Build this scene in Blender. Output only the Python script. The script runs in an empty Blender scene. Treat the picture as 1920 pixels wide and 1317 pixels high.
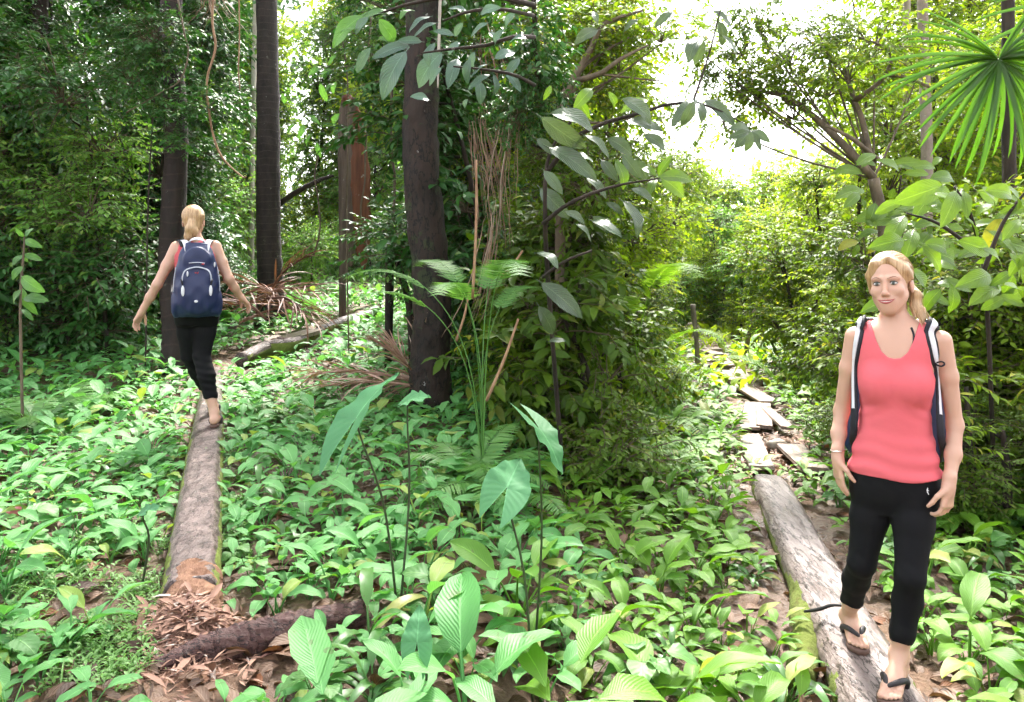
import bpy, math, random
import numpy as np
from mathutils import Matrix, Vector

rng = np.random.default_rng(7)
random.seed(7)
SC = bpy.context.scene
COL = SC.collection
PI = math.pi

# ------------------------------------------------------------------ camera, sky, sun, exposure
CAM_Z, FPX, CXP, CYP = 1.5, 1500.0, 960.0, 480.0      # eye height, focal length / principal point in 1920x1317 px
cam_d = bpy.data.cameras.new('camera')
cam_d.sensor_width = 36.0
cam_d.lens = FPX / 1920.0 * 36.0
cam_d.shift_y = -(658.5 - CYP) / 1920.0
cam_d.clip_start = 0.05
cam_d.clip_end = 500.0
cam = bpy.data.objects.new('camera', cam_d)
COL.objects.link(cam)
cam.location = (0, 0, CAM_Z)
cam.rotation_euler = (math.radians(90), 0, 0)
SC.camera = cam

SUN_EL, SUN_AZ = math.radians(52), math.radians(8)    # azimuth from +Y towards +X
world = bpy.data.worlds.new('World')
SC.world = world
world.use_nodes = True
wn = world.node_tree
bg = wn.nodes['Background']
sky = wn.nodes.new('ShaderNodeTexSky')
sky.sky_type = 'NISHITA'
sky.sun_disc = False
sky.sun_elevation = SUN_EL
sky.sun_rotation = SUN_AZ
sky.air_density = 1.0
sky.dust_density = 4.0
sky.ozone_density = 1.0
hsv = wn.nodes.new('ShaderNodeHueSaturation')
hsv.inputs['Saturation'].default_value = 0.22           # thin white overcast
wn.links.new(sky.outputs[0], hsv.inputs['Color'])
wn.links.new(hsv.outputs[0], bg.inputs['Color'])
bg.inputs['Strength'].default_value = 0.15

sun_d = bpy.data.lights.new('sun', 'SUN')
sun_d.energy = 2.2
sun_d.angle = math.radians(9)
sun_d.color = (1.0, 0.95, 0.86)
sun = bpy.data.objects.new('sun', sun_d)
COL.objects.link(sun)
sv = Vector((math.cos(SUN_EL) * math.sin(SUN_AZ), math.cos(SUN_EL) * math.cos(SUN_AZ), math.sin(SUN_EL)))
sun.rotation_euler = sv.to_track_quat('Z', 'Y').to_euler()
sun.location = sv * 40

SC.view_settings.view_transform = 'Standard'
SC.view_settings.look = 'None'
SC.view_settings.gamma = 1.0
SC.view_settings.use_curve_mapping = False
SC.view_settings.exposure = 2.75
cy = SC.cycles
cy.max_bounces = 5
cy.diffuse_bounces = 3
cy.glossy_bounces = 2
cy.transmission_bounces = 3
cy.transparent_max_bounces = 4
cy.use_adaptive_sampling = True
cy.adaptive_threshold = 0.03
cy.use_denoising = True
cy.caustics_reflective = False
cy.caustics_refractive = False

# ------------------------------------------------------------------ small maths
def sstep(a, b, x):
    t = np.clip((np.asarray(x, float) - a) / (b - a), 0, 1)
    return t * t * (3 - 2 * t)

def ground(x, y):
    x = np.asarray(x, float); y = np.asarray(y, float)
    s = sstep(-0.8, 0.9, x - 0.03 * y)
    z = -0.30 * s + 0.09 * np.clip(y - 8, 0, 14) * (1 - s) + 0.012 * np.clip(y - 9, 0, 30) * s
    z = z + 0.025 * np.sin(x * 2.3 + 1.1) * np.sin(y * 1.9) + 0.015 * np.sin(x * 5.1 + y * 3.3) + 0.01 * np.sin(x * 9 - y * 7)
    return z

def gz(x, y): return float(ground(x, y))

def pix(px, py, Y):
    """the point at depth Y metres that the photograph shows at (px, py)"""
    return Vector(((px - CXP) / FPX * Y, Y, CAM_Z - (py - CYP) / FPX * Y))

def gpx(px, py, h=0.0):
    """the ground point (raised by h) seen at (px, py)"""
    lo, hi = 1.0, 60.0
    for _ in range(40):
        m = 0.5 * (lo + hi)
        p = pix(px, py, m)
        if p.z > gz(p.x, p.y) + h: lo = m
        else: hi = m
    return pix(px, py, lo)

def gcol(px, Y):
    x = (px - CXP) / FPX * Y
    return Vector((x, Y, gz(x, Y)))

def unit(v):
    v = np.asarray(v, float)
    return v / np.maximum(np.linalg.norm(v, axis=-1, keepdims=True), 1e-9)

def frames(d, n):
    """rotation matrices whose Y column is d and whose Z column is as near n as it can be"""
    d = unit(d); x = unit(np.cross(d, n)); z = np.cross(x, d)
    return np.stack([x, d, z], axis=-1)

def mat4(R, p, s=1.0):
    M = Matrix.Identity(4)
    for i in range(3):
        for j in range(3): M[i][j] = float(R[i][j]) * s
        M[i][3] = float(p[i])
    return M

# ------------------------------------------------------------------ meshes
class Geo:
    """collects vertices, quads/tris, uv per vertex, tint per vertex, material index per face"""
    def __init__(s): s.V, s.F, s.U, s.T, s.M, s.n = [], [], [], [], [], 0
    def add(s, V, F, U=None, T=None, m=0):
        V = np.asarray(V, float); F = np.asarray(F, int)
        if F.shape[1] == 3: F = np.concatenate([F, -np.ones((len(F), 1), int) - s.n], 1)
        s.V.append(V); s.F.append(F + s.n); s.n += len(V)
        s.U.append(np.zeros((len(V), 2)) if U is None else np.asarray(U, float))
        t = np.zeros(len(V)) if T is None else np.broadcast_to(np.asarray(T, float), (len(V),))
        s.T.append(t); s.M.append(np.full(len(F), m, int))
        return s
    def mesh(s, name, mats, smooth=True):
        V = np.concatenate(s.V); F = np.concatenate(s.F); U = np.concatenate(s.U); T = np.concatenate(s.T); M = np.concatenate(s.M)
        quad = F[:, 3] >= 0
        cnt = np.where(quad, 4, 3)
        start = np.concatenate([[0], np.cumsum(cnt)[:-1]])
        flat = F.reshape(-1)[(np.arange(4)[None, :] < cnt[:, None]).reshape(-1)]
        me = bpy.data.meshes.new(name)
        me.vertices.add(len(V)); me.vertices.foreach_set('co', V.astype(np.float32).ravel())
        me.loops.add(len(flat)); me.loops.foreach_set('vertex_index', flat.astype(np.int32))
        me.polygons.add(len(F)); me.polygons.foreach_set('loop_start', start.astype(np.int32))
        me.polygons.foreach_set('material_index', M.astype(np.int32))
        me.polygons.foreach_set('use_smooth', np.full(len(F), smooth))
        uv = me.uv_layers.new(name='UVMap')
        uv.data.foreach_set('uv', U[flat].astype(np.float32).ravel())
        at = me.attributes.new('tint', 'FLOAT', 'POINT')
        at.data.foreach_set('value', T.astype(np.float32))
        for m in (mats if isinstance(mats, (list, tuple)) else [mats]): me.materials.append(m)
        me.update(calc_edges=True)
        me.validate()
        return me

def link(name, data, parent=None, M=None):
    o = bpy.data.objects.new(name, data)
    COL.objects.link(o)
    if parent is not None: o.parent = parent
    if M is not None: o.matrix_basis = M
    return o

def tag(o, label, cat, group=None):
    o['label'] = label; o['category'] = cat
    if group: o['group'] = group
    return o

def empty(name, label, cat, loc=(0, 0, 0), group=None, M=None):
    o = bpy.data.objects.new(name, None)
    o.empty_display_size = 0.1
    COL.objects.link(o)
    if M is not None: o.matrix_basis = M
    else: o.location = loc
    return tag(o, label, cat, group)

def kind(o, k, label=None):
    o['kind'] = k
    if label: o['label'] = label
    return o

def grid_faces(nr, nc, wrap=False):
    """quads of an nr x nc vertex grid (row-major); wrap joins the last column to the first"""
    r = np.arange(nr - 1)[:, None]; c = np.arange(nc if wrap else nc - 1)[None, :]
    c2 = (c + 1) % nc
    a = r * nc + c; b = r * nc + c2; d = (r + 1) * nc + c; e = (r + 1) * nc + c2
    return np.stack([a, b, e, d], -1).reshape(-1, 4)

def smooth_path(P, n):
    """Catmull-Rom through the points P, n samples"""
    P = np.asarray(P, float)
    Q = np.concatenate([[2 * P[0] - P[1]], P, [2 * P[-1] - P[-2]]])
    t = np.linspace(0, len(P) - 1 - 1e-6, n); i = t.astype(int); u = (t - i)[:, None]
    p0, p1, p2, p3 = Q[i], Q[i + 1], Q[i + 2], Q[i + 3]
    return 0.5 * (2 * p1 + (p2 - p0) * u + (2 * p0 - 5 * p1 + 4 * p2 - p3) * u ** 2 + (3 * p1 - p0 - 3 * p2 + p3) * u ** 3)

def tube(path, rad, ns=8, rough=0.0, seed=0, cap=True, flat=None):
    """a tapering tube along path; rough = relative bumpiness; flat = (direction, factor) squashes it"""
    P = np.asarray(path, float); n = len(P)
    rad = np.interp(np.linspace(0, 1, n), np.linspace(0, 1, len(np.atleast_1d(rad))), np.atleast_1d(rad)) if np.ndim(rad) else np.full(n, rad)
    T = unit(np.gradient(P, axis=0))
    ref = np.array([0.0, 0, 1]) if abs(T[:, 2]).mean() < 0.8 else np.array([1.0, 0, 0])
    A = unit(np.cross(T, ref)); B = np.cross(T, A)
    th = np.arange(ns) * 2 * PI / ns
    r = np.repeat(rad[:, None], ns, 1)
    if rough:
        g = np.random.default_rng(seed)
        k = g.normal(0, 1, (n, ns)); k = (k + np.roll(k, 1, 1) + np.roll(k, -1, 1)) / 3
        lobes = 0.6 * np.sin(th * 2 + g.uniform(0, 6)) + 0.5 * np.sin(th * 3 + g.uniform(0, 6) + np.linspace(0, 2, n)[:, None])
        r = r * (1 + rough * (0.6 * k + 0.5 * lobes))
    V = P[:, None] + r[..., None] * (np.cos(th)[None, :, None] * A[:, None] + np.sin(th)[None, :, None] * B[:, None])
    L = np.concatenate([[0], np.cumsum(np.linalg.norm(np.diff(P, axis=0), axis=1))])
    U = np.stack([np.broadcast_to(th / (2 * PI), (n, ns)), np.broadcast_to(L[:, None], (n, ns))], -1).reshape(-1, 2)
    F = grid_faces(n, ns, True)
    V = V.reshape(-1, 3)
    if cap:
        V = np.concatenate([V, P[:1], P[-1:]]); U = np.concatenate([U, [[0.5, 0]], [[0.5, L[-1]]]])
        c0, c1 = n * ns, n * ns + 1
        i = np.arange(ns); j = (i + 1) % ns
        # end fans as thin quads (repeat the hub) keep the face array regular
        f0 = np.stack([j, i, np.full(ns, c0)], 1); f1 = np.stack([(n - 1) * ns + i, (n - 1) * ns + j, np.full(ns, c1)], 1)
        return V, F, U, np.concatenate([f0, f1])
    return V, F, U, None

def add_tube(g, path, rad, ns=8, rough=0.0, seed=0, cap=True, m=0, T=None, tm=None):
    V, F, U, C = tube(path, rad, ns, rough, seed, cap)
    s = Geo(); base = g.n
    g.add(V, F, U, T, m)
    if C is not None:
        g.F.append(np.concatenate([C + base, -np.ones((len(C), 1), int)], 1)); g.M.append(np.full(len(C), m if tm is None else tm, int))
    return g

def add_box(g, c, size, R=None, jit=0.0, m=0, seed=0, taper=0.0):
    """a box with slightly chamfered long edges"""
    sx, sy, sz = np.asarray(size) / 2
    ch = min(sx, sy, sz) * 0.25
    prof = [(-sx + ch, -sz), (sx - ch, -sz), (sx, -sz + ch), (sx, sz - ch), (sx - ch, sz), (-sx + ch, sz), (-sx, sz - ch), (-sx, -sz + ch)]
    V = np.array([(x * (1 - taper * (y > 0)), y, z) for y in (-sy, -sy + ch * .01, sy - ch * .01, sy) for x, z in prof], float)
    if jit: V += np.random.default_rng(seed).normal(0, jit, V.shape)
    F = grid_faces(4, 8, True)
    E = [[7 - i for i in range(8)], [24 + i for i in range(8)]]
    Q = []
    for e in E: Q += [[e[0], e[1], e[2], e[3]], [e[0], e[3], e[4], e[7]], [e[4], e[5], e[6], e[7]]]
    V = V if R is None else V @ np.asarray(R).T
    U = V[:, :2].copy()
    g.add(V + np.asarray(c), np.concatenate([F, np.array(Q)]), U, 0, m)
    return g

def stamp(g, TV, TF, TU, P, R, S, tint, m=0):
    """many copies of one template in a Geo"""
    N, k = len(P), len(TV)
    S = np.asarray(S, float); S = S[:, None, None] if S.ndim == 1 else S[:, None, :]
    V = np.einsum('nij,nkj->nki', R, TV[None] * S) + P[:, None]
    F = (TF[None] + (np.arange(N) * k)[:, None, None]).reshape(-1, TF.shape[1])
    g.add(V.reshape(-1, 3), F, np.tile(TU, (N, 1)), np.repeat(tint, k), m)

# ------------------------------------------------------------------ leaves
def blade(L, W, rows=6, cols=4, elev=0.5, arch=1.2, fold=0.25, wave=0.0, peak=0.45, power=0.8, start=(0, 0, 0), seed=0, twist=0.0):
    """a leaf blade that starts at start, grows along +Y at elevation elev (radians) and arches over by arch"""
    g = np.random.default_rng(seed)
    v = np.linspace(0, 1, rows + 1); u = np.linspace(-1, 1, cols + 1)
    a = elev - arch * v
    dy = np.cos(a); dz = np.sin(a)
    cyv = np.concatenate([[0], np.cumsum((dy[1:] + dy[:-1]) / 2)]) * L / rows
    czv = np.concatenate([[0], np.cumsum((dz[1:] + dz[:-1]) / 2)]) * L / rows
    ex = math.log(0.5) / math.log(peak)
    w = W / 2 * np.clip(np.sin(PI * v ** ex), 0, 1) ** power
    w[0] = W * 0.03; w[-1] = W * 0.012
    ph = g.uniform(0, 6.28)
    X = w[:, None] * u[None] * math.cos(fold)
    off = np.abs(u)[None] * w[:, None] * math.sin(fold) + wave * W * (np.abs(u) ** 1.5)[None] * np.sin(v * 11 + ph)[:, None] * np.sign(u)[None] ** 2
    tw = twist * v
    Xt = X * np.cos(tw)[:, None] - off * np.sin(tw)[:, None]; Ot = X * np.sin(tw)[:, None] + off * np.cos(tw)[:, None]
    Y = cyv[:, None] - Ot * np.sin(a)[:, None]
    Z = czv[:, None] + Ot * np.cos(a)[:, None]
    V = np.stack([Xt + np.zeros_like(Y), Y, Z], -1).reshape(-1, 3) + np.asarray(start, float)
    U = np.stack(np.broadcast_arrays(u[None] * 0.5 + 0.5, v[:, None]), -1).reshape(-1, 2)
    return V, grid_faces(rows + 1, cols + 1), U

def stalk_path(L, tilt0, tilt1, n=5):
    a = np.linspace(tilt0, tilt1, n)
    P = np.zeros((n, 3))
    P[1:, 1] = np.cumsum(np.cos(a[1:])) * L / (n - 1); P[1:, 2] = np.cumsum(np.sin(a[1:])) * L / (n - 1)
    return P

# ------------------------------------------------------------------ materials
def new_mat(name):
    m = bpy.data.materials.new(name); m.use_nodes = True
    nt = m.node_tree
    return m, nt, nt.nodes, nt.links, nt.nodes['Principled BSDF']

def node(N, t, **kw):
    n = N.new(t)
    for k, v in kw.items():
        if k in n.bl_rna.properties: setattr(n, k, v)
        else: n.inputs[k].default_value = v
    return n

def math_n(N, L, op, a, b=None, c=None):
    n = N.new('ShaderNodeMath'); n.operation = op
    for i, v in enumerate((a, b, c)):
        if v is None: continue
        if isinstance(v, (int, float)): n.inputs[i].default_value = v
        else: L.new(v, n.inputs[i])
    return n.outputs[0]

def mixc(N, L, f, a, b, blend='MIX'):
    n = N.new('ShaderNodeMix'); n.data_type = 'RGBA'; n.blend_type = blend
    for i, v in ((0, f), (6, a), (7, b)):
        if isinstance(v, (int, float)): n.inputs[i].default_value = v
        elif isinstance(v, tuple): n.inputs[i].default_value = (*v, 1) if len(v) == 3 else v
        else: L.new(v, n.inputs[i])
    return n.outputs[2]

def leaf_mat(name, c1, c2, c3=None, rough=0.42, trans=0.3, veins=16, spec=0.45, bump=0.25, brown=0.0):
    m, nt, N, L, B = new_mat(name)
    at = node(N, 'ShaderNodeAttribute', attribute_name='tint')
    oi = N.new('ShaderNodeObjectInfo')
    geo = N.new('ShaderNodeTexCoord')
    r = math_n(N, L, 'FRACT', math_n(N, L, 'ADD', at.outputs['Fac'], oi.outputs['Random']))
    base = mixc(N, L, r, c1, c2)
    if c3 is not None:                                   # a few odd leaves: yellowing or pale
        base = mixc(N, L, math_n(N, L, 'GREATER_THAN', math_n(N, L, 'FRACT', math_n(N, L, 'MULTIPLY', r, 7.31)), 0.93), base, c3)
    uv = N.new('ShaderNodeSeparateXYZ'); L.new(geo.outputs['UV'], uv.inputs[0])
    au = math_n(N, L, 'ABSOLUTE', math_n(N, L, 'SUBTRACT', uv.outputs[0], 0.5))
    rib = math_n(N, L, 'LESS_THAN', au, 0.022)
    ns = node(N, 'ShaderNodeTexNoise', Scale=9.0, Detail=3.0)
    L.new(geo.outputs['Object'], ns.inputs['Vector'])
    base = mixc(N, L, math_n(N, L, 'MULTIPLY', ns.outputs[0], 0.45), base, tuple(0.55 * x for x in c1))
    if veins:
        base = mixc(N, L, math_n(N, L, 'MULTIPLY', rib, 0.35), base, tuple(min(1, 1.6 * x + 0.03) for x in c2))
        w = math_n(N, L, 'SINE', math_n(N, L, 'MULTIPLY', math_n(N, L, 'SUBTRACT', uv.outputs[1], math_n(N, L, 'MULTIPLY', au, 0.7)), veins * 6.28))
        h = math_n(N, L, 'ADD', math_n(N, L, 'MULTIPLY', w, 0.5), math_n(N, L, 'MULTIPLY', math_n(N, L, 'MINIMUM', au, 0.06), -20.0))
        bp = node(N, 'ShaderNodeBump', Strength=bump, Distance=0.004)
        L.new(h, bp.inputs['Height']); L.new(bp.outputs[0], B.inputs['Normal'])
    if brown:
        n2 = node(N, 'ShaderNodeTexNoise', Scale=23.0, Detail=2.0); L.new(geo.outputs['Object'], n2.inputs['Vector'])
        base = mixc(N, L, math_n(N, L, 'MULTIPLY', math_n(N, L, 'GREATER_THAN', n2.outputs[0], 0.68), brown), base, (0.09, 0.06, 0.03))
    L.new(base, B.inputs['Base Color'])
    B.inputs['Roughness'].default_value = rough
    B.inputs['Specular IOR Level'].default_value = spec
    tr = N.new('ShaderNodeBsdfTranslucent')
    L.new(mixc(N, L, 1.0, base, (1.5, 1.45, 0.75), 'MULTIPLY'), tr.inputs['Color'])
    mx = N.new('ShaderNodeMixShader'); mx.inputs[0].default_value = trans
    L.new(B.outputs[0], mx.inputs[1]); L.new(tr.outputs[0], mx.inputs[2])
    L.new(mx.outputs[0], N['Material Output'].inputs['Surface'])
    return m

def bark_mat(name, c1, c2, scale=6.0, stretch=(1, 1, 0.25), rough=0.85, bump=0.6, rings=0.0, moss=0.0, lichen=0.0, mossc=(0.06, 0.10, 0.015), coord='Object', fibre=0.0, crack=0.0):
    m, nt, N, L, B = new_mat(name)
    tc = N.new('ShaderNodeTexCoord')
    mp = N.new('ShaderNodeMapping'); mp.inputs['Scale'].default_value = stretch
    L.new(tc.outputs[coord], mp.inputs[0])
    n1 = node(N, 'ShaderNodeTexNoise', Scale=scale, Detail=8.0, Roughness=0.65); L.new(mp.outputs[0], n1.inputs['Vector'])
    n2 = node(N, 'ShaderNodeTexNoise', Scale=scale * 5, Detail=4.0, Roughness=0.7); L.new(mp.outputs[0], n2.inputs['Vector'])
    rp = N.new('ShaderNodeValToRGB'); rp.color_ramp.elements[0].position = 0.32; rp.color_ramp.elements[1].position = 0.68
    L.new(n1.outputs[0], rp.inputs[0])
    f = math_n(N, L, 'MULTIPLY', rp.outputs[0], math_n(N, L, 'ADD', math_n(N, L, 'MULTIPLY', n2.outputs[0], 0.8), 0.45))
    base = mixc(N, L, f, c1, c2)
    h = math_n(N, L, 'ADD', n1.outputs[0], math_n(N, L, 'MULTIPLY', n2.outputs[0], 0.5))
    if rings:
        sp = N.new('ShaderNodeSeparateXYZ'); L.new(tc.outputs['UV'], sp.inputs[0])
        nz = node(N, 'ShaderNodeTexNoise', Scale=3.0); L.new(tc.outputs['Object'], nz.inputs['Vector'])
        w = math_n(N, L, 'FRACT', math_n(N, L, 'ADD', math_n(N, L, 'MULTIPLY', sp.outputs[1], rings), math_n(N, L, 'MULTIPLY', nz.outputs[0], 0.9)))
        line = math_n(N, L, 'LESS_THAN', w, 0.10)
        base = mixc(N, L, math_n(N, L, 'MULTIPLY', line, math_n(N, L, 'MULTIPLY', n2.outputs[0], 0.9)), base, tuple(min(1, 1.6 * x) for x in c2))
        h = math_n(N, L, 'ADD', h, math_n(N, L, 'MULTIPLY', line, 0.5))
    if lichen:
        n3 = node(N, 'ShaderNodeTexNoise', Scale=scale * 1.3, Detail=6.0, Roughness=0.7); L.new(tc.outputs['Object'], n3.inputs['Vector'])
        base = mixc(N, L, math_n(N, L, 'MULTIPLY', math_n(N, L, 'GREATER_THAN', n3.outputs[0], 0.66), lichen), base, (0.42, 0.42, 0.38))
    if moss:
        n4 = node(N, 'ShaderNodeTexNoise', Scale=scale * 0.8, Detail=7.0, Roughness=0.7); L.new(tc.outputs['Object'], n4.inputs['Vector'])
        k = math_n(N, L, 'GREATER_THAN', n4.outputs[0], 0.62 - 0.2 * moss)
        base = mixc(N, L, math_n(N, L, 'MULTIPLY', k, 0.85), base, mossc)
        h = math_n(N, L, 'ADD', h, math_n(N, L, 'MULTIPLY', k, 0.35))
    if fibre:
        mp2 = N.new('ShaderNodeMapping'); mp2.inputs['Scale'].default_value = tuple(fibre * s for s in stretch); L.new(tc.outputs[coord], mp2.inputs[0])
        n5 = node(N, 'ShaderNodeTexNoise', Scale=40.0, Detail=3.0); L.new(mp2.outputs[0], n5.inputs['Vector'])
        base = mixc(N, L, math_n(N, L, 'MULTIPLY', n5.outputs[0], 0.6), base, tuple(0.4 * x for x in c1))
        h = math_n(N, L, 'ADD', h, n5.outputs[0])
    if crack:
        n6 = node(N, 'ShaderNodeTexNoise', Scale=scale * 1.7, Detail=5.0, Roughness=0.6); L.new(mp.outputs[0], n6.inputs['Vector'])
        k6 = math_n(N, L, 'LESS_THAN', math_n(N, L, 'ABSOLUTE', math_n(N, L, 'SUBTRACT', n6.outputs[0], 0.5)), 0.016)
        base = mixc(N, L, math_n(N, L, 'MULTIPLY', k6, crack), base, tuple(0.25 * x for x in c1))
        h = math_n(N, L, 'SUBTRACT', h, math_n(N, L, 'MULTIPLY', k6, 0.8))
    bp = node(N, 'ShaderNodeBump', Strength=bump, Distance=0.02)
    L.new(h, bp.inputs['Height']); L.new(bp.outputs[0], B.inputs['Normal'])
    L.new(base, B.inputs['Base Color'])
    B.inputs['Roughness'].default_value = rough
    B.inputs['Specular IOR Level'].default_value = 0.3
    return m

def plain_mat(name, c, rough=0.6, spec=0.4, noise=0.12, nscale=30.0, bump=0.0, bscale=300.0, sss=0.0, metal=0.0, weave=0.0):
    m, nt, N, L, B = new_mat(name)
    tc = N.new('ShaderNodeTexCoord')
    n1 = node(N, 'ShaderNodeTexNoise', Scale=nscale, Detail=3.0); L.new(tc.outputs['Object'], n1.inputs['Vector'])
    base = mixc(N, L, math_n(N, L, 'MULTIPLY', n1.outputs[0], noise * 2), c, tuple(0.5 * x for x in c))
    L.new(base, B.inputs['Base Color'])
    B.inputs['Roughness'].default_value = rough; B.inputs['Specular IOR Level'].default_value = spec; B.inputs['Metallic'].default_value = metal
    if bump:
        n2 = node(N, 'ShaderNodeTexNoise', Scale=bscale, Detail=2.0); L.new(tc.outputs['Object'], n2.inputs['Vector'])
        bp = node(N, 'ShaderNodeBump', Strength=bump, Distance=0.002); L.new(n2.outputs[0], bp.inputs['Height']); L.new(bp.outputs[0], B.inputs['Normal'])
    if sss:
        B.inputs['Subsurface Weight'].default_value = sss
        B.inputs['Subsurface Radius'].default_value = (0.012, 0.005, 0.003); B.inputs['Subsurface Scale'].default_value = 1.0
    return m
# ------------------------------------------------------------------ materials of the setting
def ground_mat():
    m, nt, N, L, B = new_mat('wet_forest_soil')
    tc = N.new('ShaderNodeTexCoord')
    n1 = node(N, 'ShaderNodeTexNoise', Scale=2.2, Detail=8.0, Roughness=0.62); L.new(tc.outputs['Object'], n1.inputs['Vector'])
    n2 = node(N, 'ShaderNodeTexNoise', Scale=28.0, Detail=6.0, Roughness=0.7); L.new(tc.outputs['Object'], n2.inputs['Vector'])
    vo = node(N, 'ShaderNodeTexVoronoi', Scale=34.0); L.new(tc.outputs['Object'], vo.inputs['Vector'])
    rp = N.new('ShaderNodeValToRGB'); e = rp.color_ramp.elements
    e[0].position, e[0].color = 0.3, (0.035, 0.020, 0.012, 1); e[1].position, e[1].color = 0.72, (0.13, 0.075, 0.042, 1)
    L.new(math_n(N, L, 'ADD', math_n(N, L, 'MULTIPLY', n1.outputs[0], 0.55), math_n(N, L, 'MULTIPLY', n2.outputs[0], 0.45)), rp.inputs[0])
    base = mixc(N, L, math_n(N, L, 'MULTIPLY', vo.outputs['Distance'], 0.5), rp.outputs[0], (0.16, 0.085, 0.05))
    L.new(base, B.inputs['Base Color'])
    rr = N.new('ShaderNodeMapRange'); rr.inputs[1].default_value = 0.38; rr.inputs[2].default_value = 0.6; rr.inputs[3].default_value = 0.25; rr.inputs[4].default_value = 0.9
    L.new(n1.outputs[0], rr.inputs[0]); L.new(rr.outputs[0], B.inputs['Roughness'])
    bp = node(N, 'ShaderNodeBump', Strength=0.8, Distance=0.02)
    L.new(math_n(N, L, 'ADD', n2.outputs[0], math_n(N, L, 'MULTIPLY', vo.outputs['Distance'], 0.6)), bp.inputs['Height']); L.new(bp.outputs[0], B.inputs['Normal'])
    return m

M_GROUND = ground_mat()
M_LOG = bark_mat('grey_worn_log', (0.055, 0.036, 0.032), (0.29, 0.215, 0.195), 11.0, (1, .45, 1), 0.42, 1.0, lichen=0.7, fibre=0.2, crack=.8)
M_LOGSIDE = bark_mat('mossy_log_side', (0.05, 0.04, 0.02), (0.16, 0.14, 0.06), 9.0, (1, 1, 1), 0.95, 0.9, moss=1.0, mossc=(0.13, 0.17, 0.03))
M_ROT = bark_mat('rotten_wood', (0.16, 0.075, 0.045), (0.42, 0.24, 0.15), 14.0, (1, 0.35, 1), 0.85, 1.0, fibre=0.6)
M_DARKLOG = bark_mat('dark_wet_bark', (0.040, 0.016, 0.014), (0.17, 0.085, 0.072), 12.0, (0.3, 1, 1), 0.6, 1.0, fibre=0.3, crack=.9, lichen=.3)
M_PALELOG = bark_mat('pale_stripped_log', (0.10, 0.068, 0.058), (0.43, 0.36, 0.34), 9.0, (1, 0.20, 1), 0.40, 1.0, lichen=0.5, fibre=0.4, crack=.9)
M_MOSS = bark_mat('thick_moss', (0.05, 0.055, 0.01), (0.15, 0.15, 0.035), 10.0, (1, 1, 1), 0.95, 1.0, moss=1.0, mossc=(0.10, 0.13, 0.02))
M_PLANK = bark_mat('weathered_plank', (0.22, 0.145, 0.115), (0.50, 0.40, 0.35), 8.0, (1, .3, 1), 0.4, 0.6, fibre=0.3, crack=.6)
M_STONE = bark_mat('pale_stone', (0.22, 0.18, 0.14), (0.40, 0.34, 0.28), 6.0, (1, 1, 1), 0.6, 0.4)
M_DEADLEAF = leaf_mat('dead_leaf', (0.055, 0.026, 0.014), (0.19, 0.105, 0.06), (0.20, 0.075, 0.03), rough=0.6, trans=0.12, veins=7, bump=0.3)
M_CHIP = leaf_mat('wood_chip', (0.13, 0.055, 0.04), (0.46, 0.27, 0.18), (0.55, 0.45, 0.38), rough=0.75, trans=0.0, veins=0)

# ------------------------------------------------------------------ ground
def axis(lo, a, b, hi, d, n):
    inner = np.arange(a, b + 1e-6, d)
    up = b + (hi - b) * (np.linspace(0, 1, n + 1)[1:] ** 2.6)
    dn = a - (a - lo) * (np.linspace(0, 1, n + 1)[1:] ** 2.6)
    return np.concatenate([dn[::-1], inner, up])
gx, gy = axis(-220, -5, 5, 220, 0.06, 26), axis(-60, 1.6, 11, 320, 0.06, 26)
GX, GY = np.meshgrid(gx, gy)
fine = ((abs(GX) < 5) & (GY > 1.6) & (GY < 11)) * 1.0
GZ = ground(GX, GY) + rng.normal(0, 0.007, GX.shape) * fine
g = Geo(); g.add(np.stack([GX, GY, GZ], -1).reshape(-1, 3), grid_faces(len(gy), len(gx)), np.stack([GX, GY], -1).reshape(-1, 2))
kind(link('ground', g.mesh('ground', M_GROUND)), 'structure', 'wet brown forest floor under the plants')

# muddy water lying among the planks and between the plants
def water_mat():
    m, nt, N, L, B = new_mat('muddy_water')
    tc = N.new('ShaderNodeTexCoord'); n1 = node(N, 'ShaderNodeTexNoise', Scale=14.0, Detail=3.0); L.new(tc.outputs['Object'], n1.inputs['Vector'])
    L.new(mixc(N, L, n1.outputs[0], (0.05, 0.030, 0.018), (0.15, 0.09, 0.055)), B.inputs['Base Color'])
    B.inputs['Roughness'].default_value = 0.06
    bp = node(N, 'ShaderNodeBump', Strength=0.05, Distance=0.01); L.new(n1.outputs[0], bp.inputs['Height']); L.new(bp.outputs[0], B.inputs['Normal'])
    return m
M_WATER = water_mat()
def puddle(c, rx, ry, seed):
    q = np.random.default_rng(seed); th = np.linspace(0, 2 * PI, 40, endpoint=False)
    rr = 1 + 0.16 * np.sin(th * 3 + q.uniform(0, 6)) + 0.1 * np.sin(th * 5 + q.uniform(0, 6)) + 0.05 * np.sin(th * 9 + q.uniform(0, 6))
    zz = gz(c.x, c.y) + 0.012
    V = np.array([(c.x, c.y, zz)] + [(c.x + rx * r * math.cos(t), c.y + ry * r * math.sin(t), zz) for t, r in zip(th, rr)])
    i = np.arange(40)
    gg = Geo(); gg.add(V, np.stack([np.zeros(40, int), 1 + i, 1 + (i + 1) % 40], 1))
    return kind(link('puddle', gg.mesh('puddle', M_WATER)), 'structure')
puddle(gpx(1450, 868), 0.38, 0.62, 1)
puddle(gpx(880, 1080), 0.22, 0.40, 2)
puddle(gpx(915, 1190), 0.20, 0.22, 3)
puddle(gpx(780, 1090), 0.14, 0.16, 5)

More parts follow.
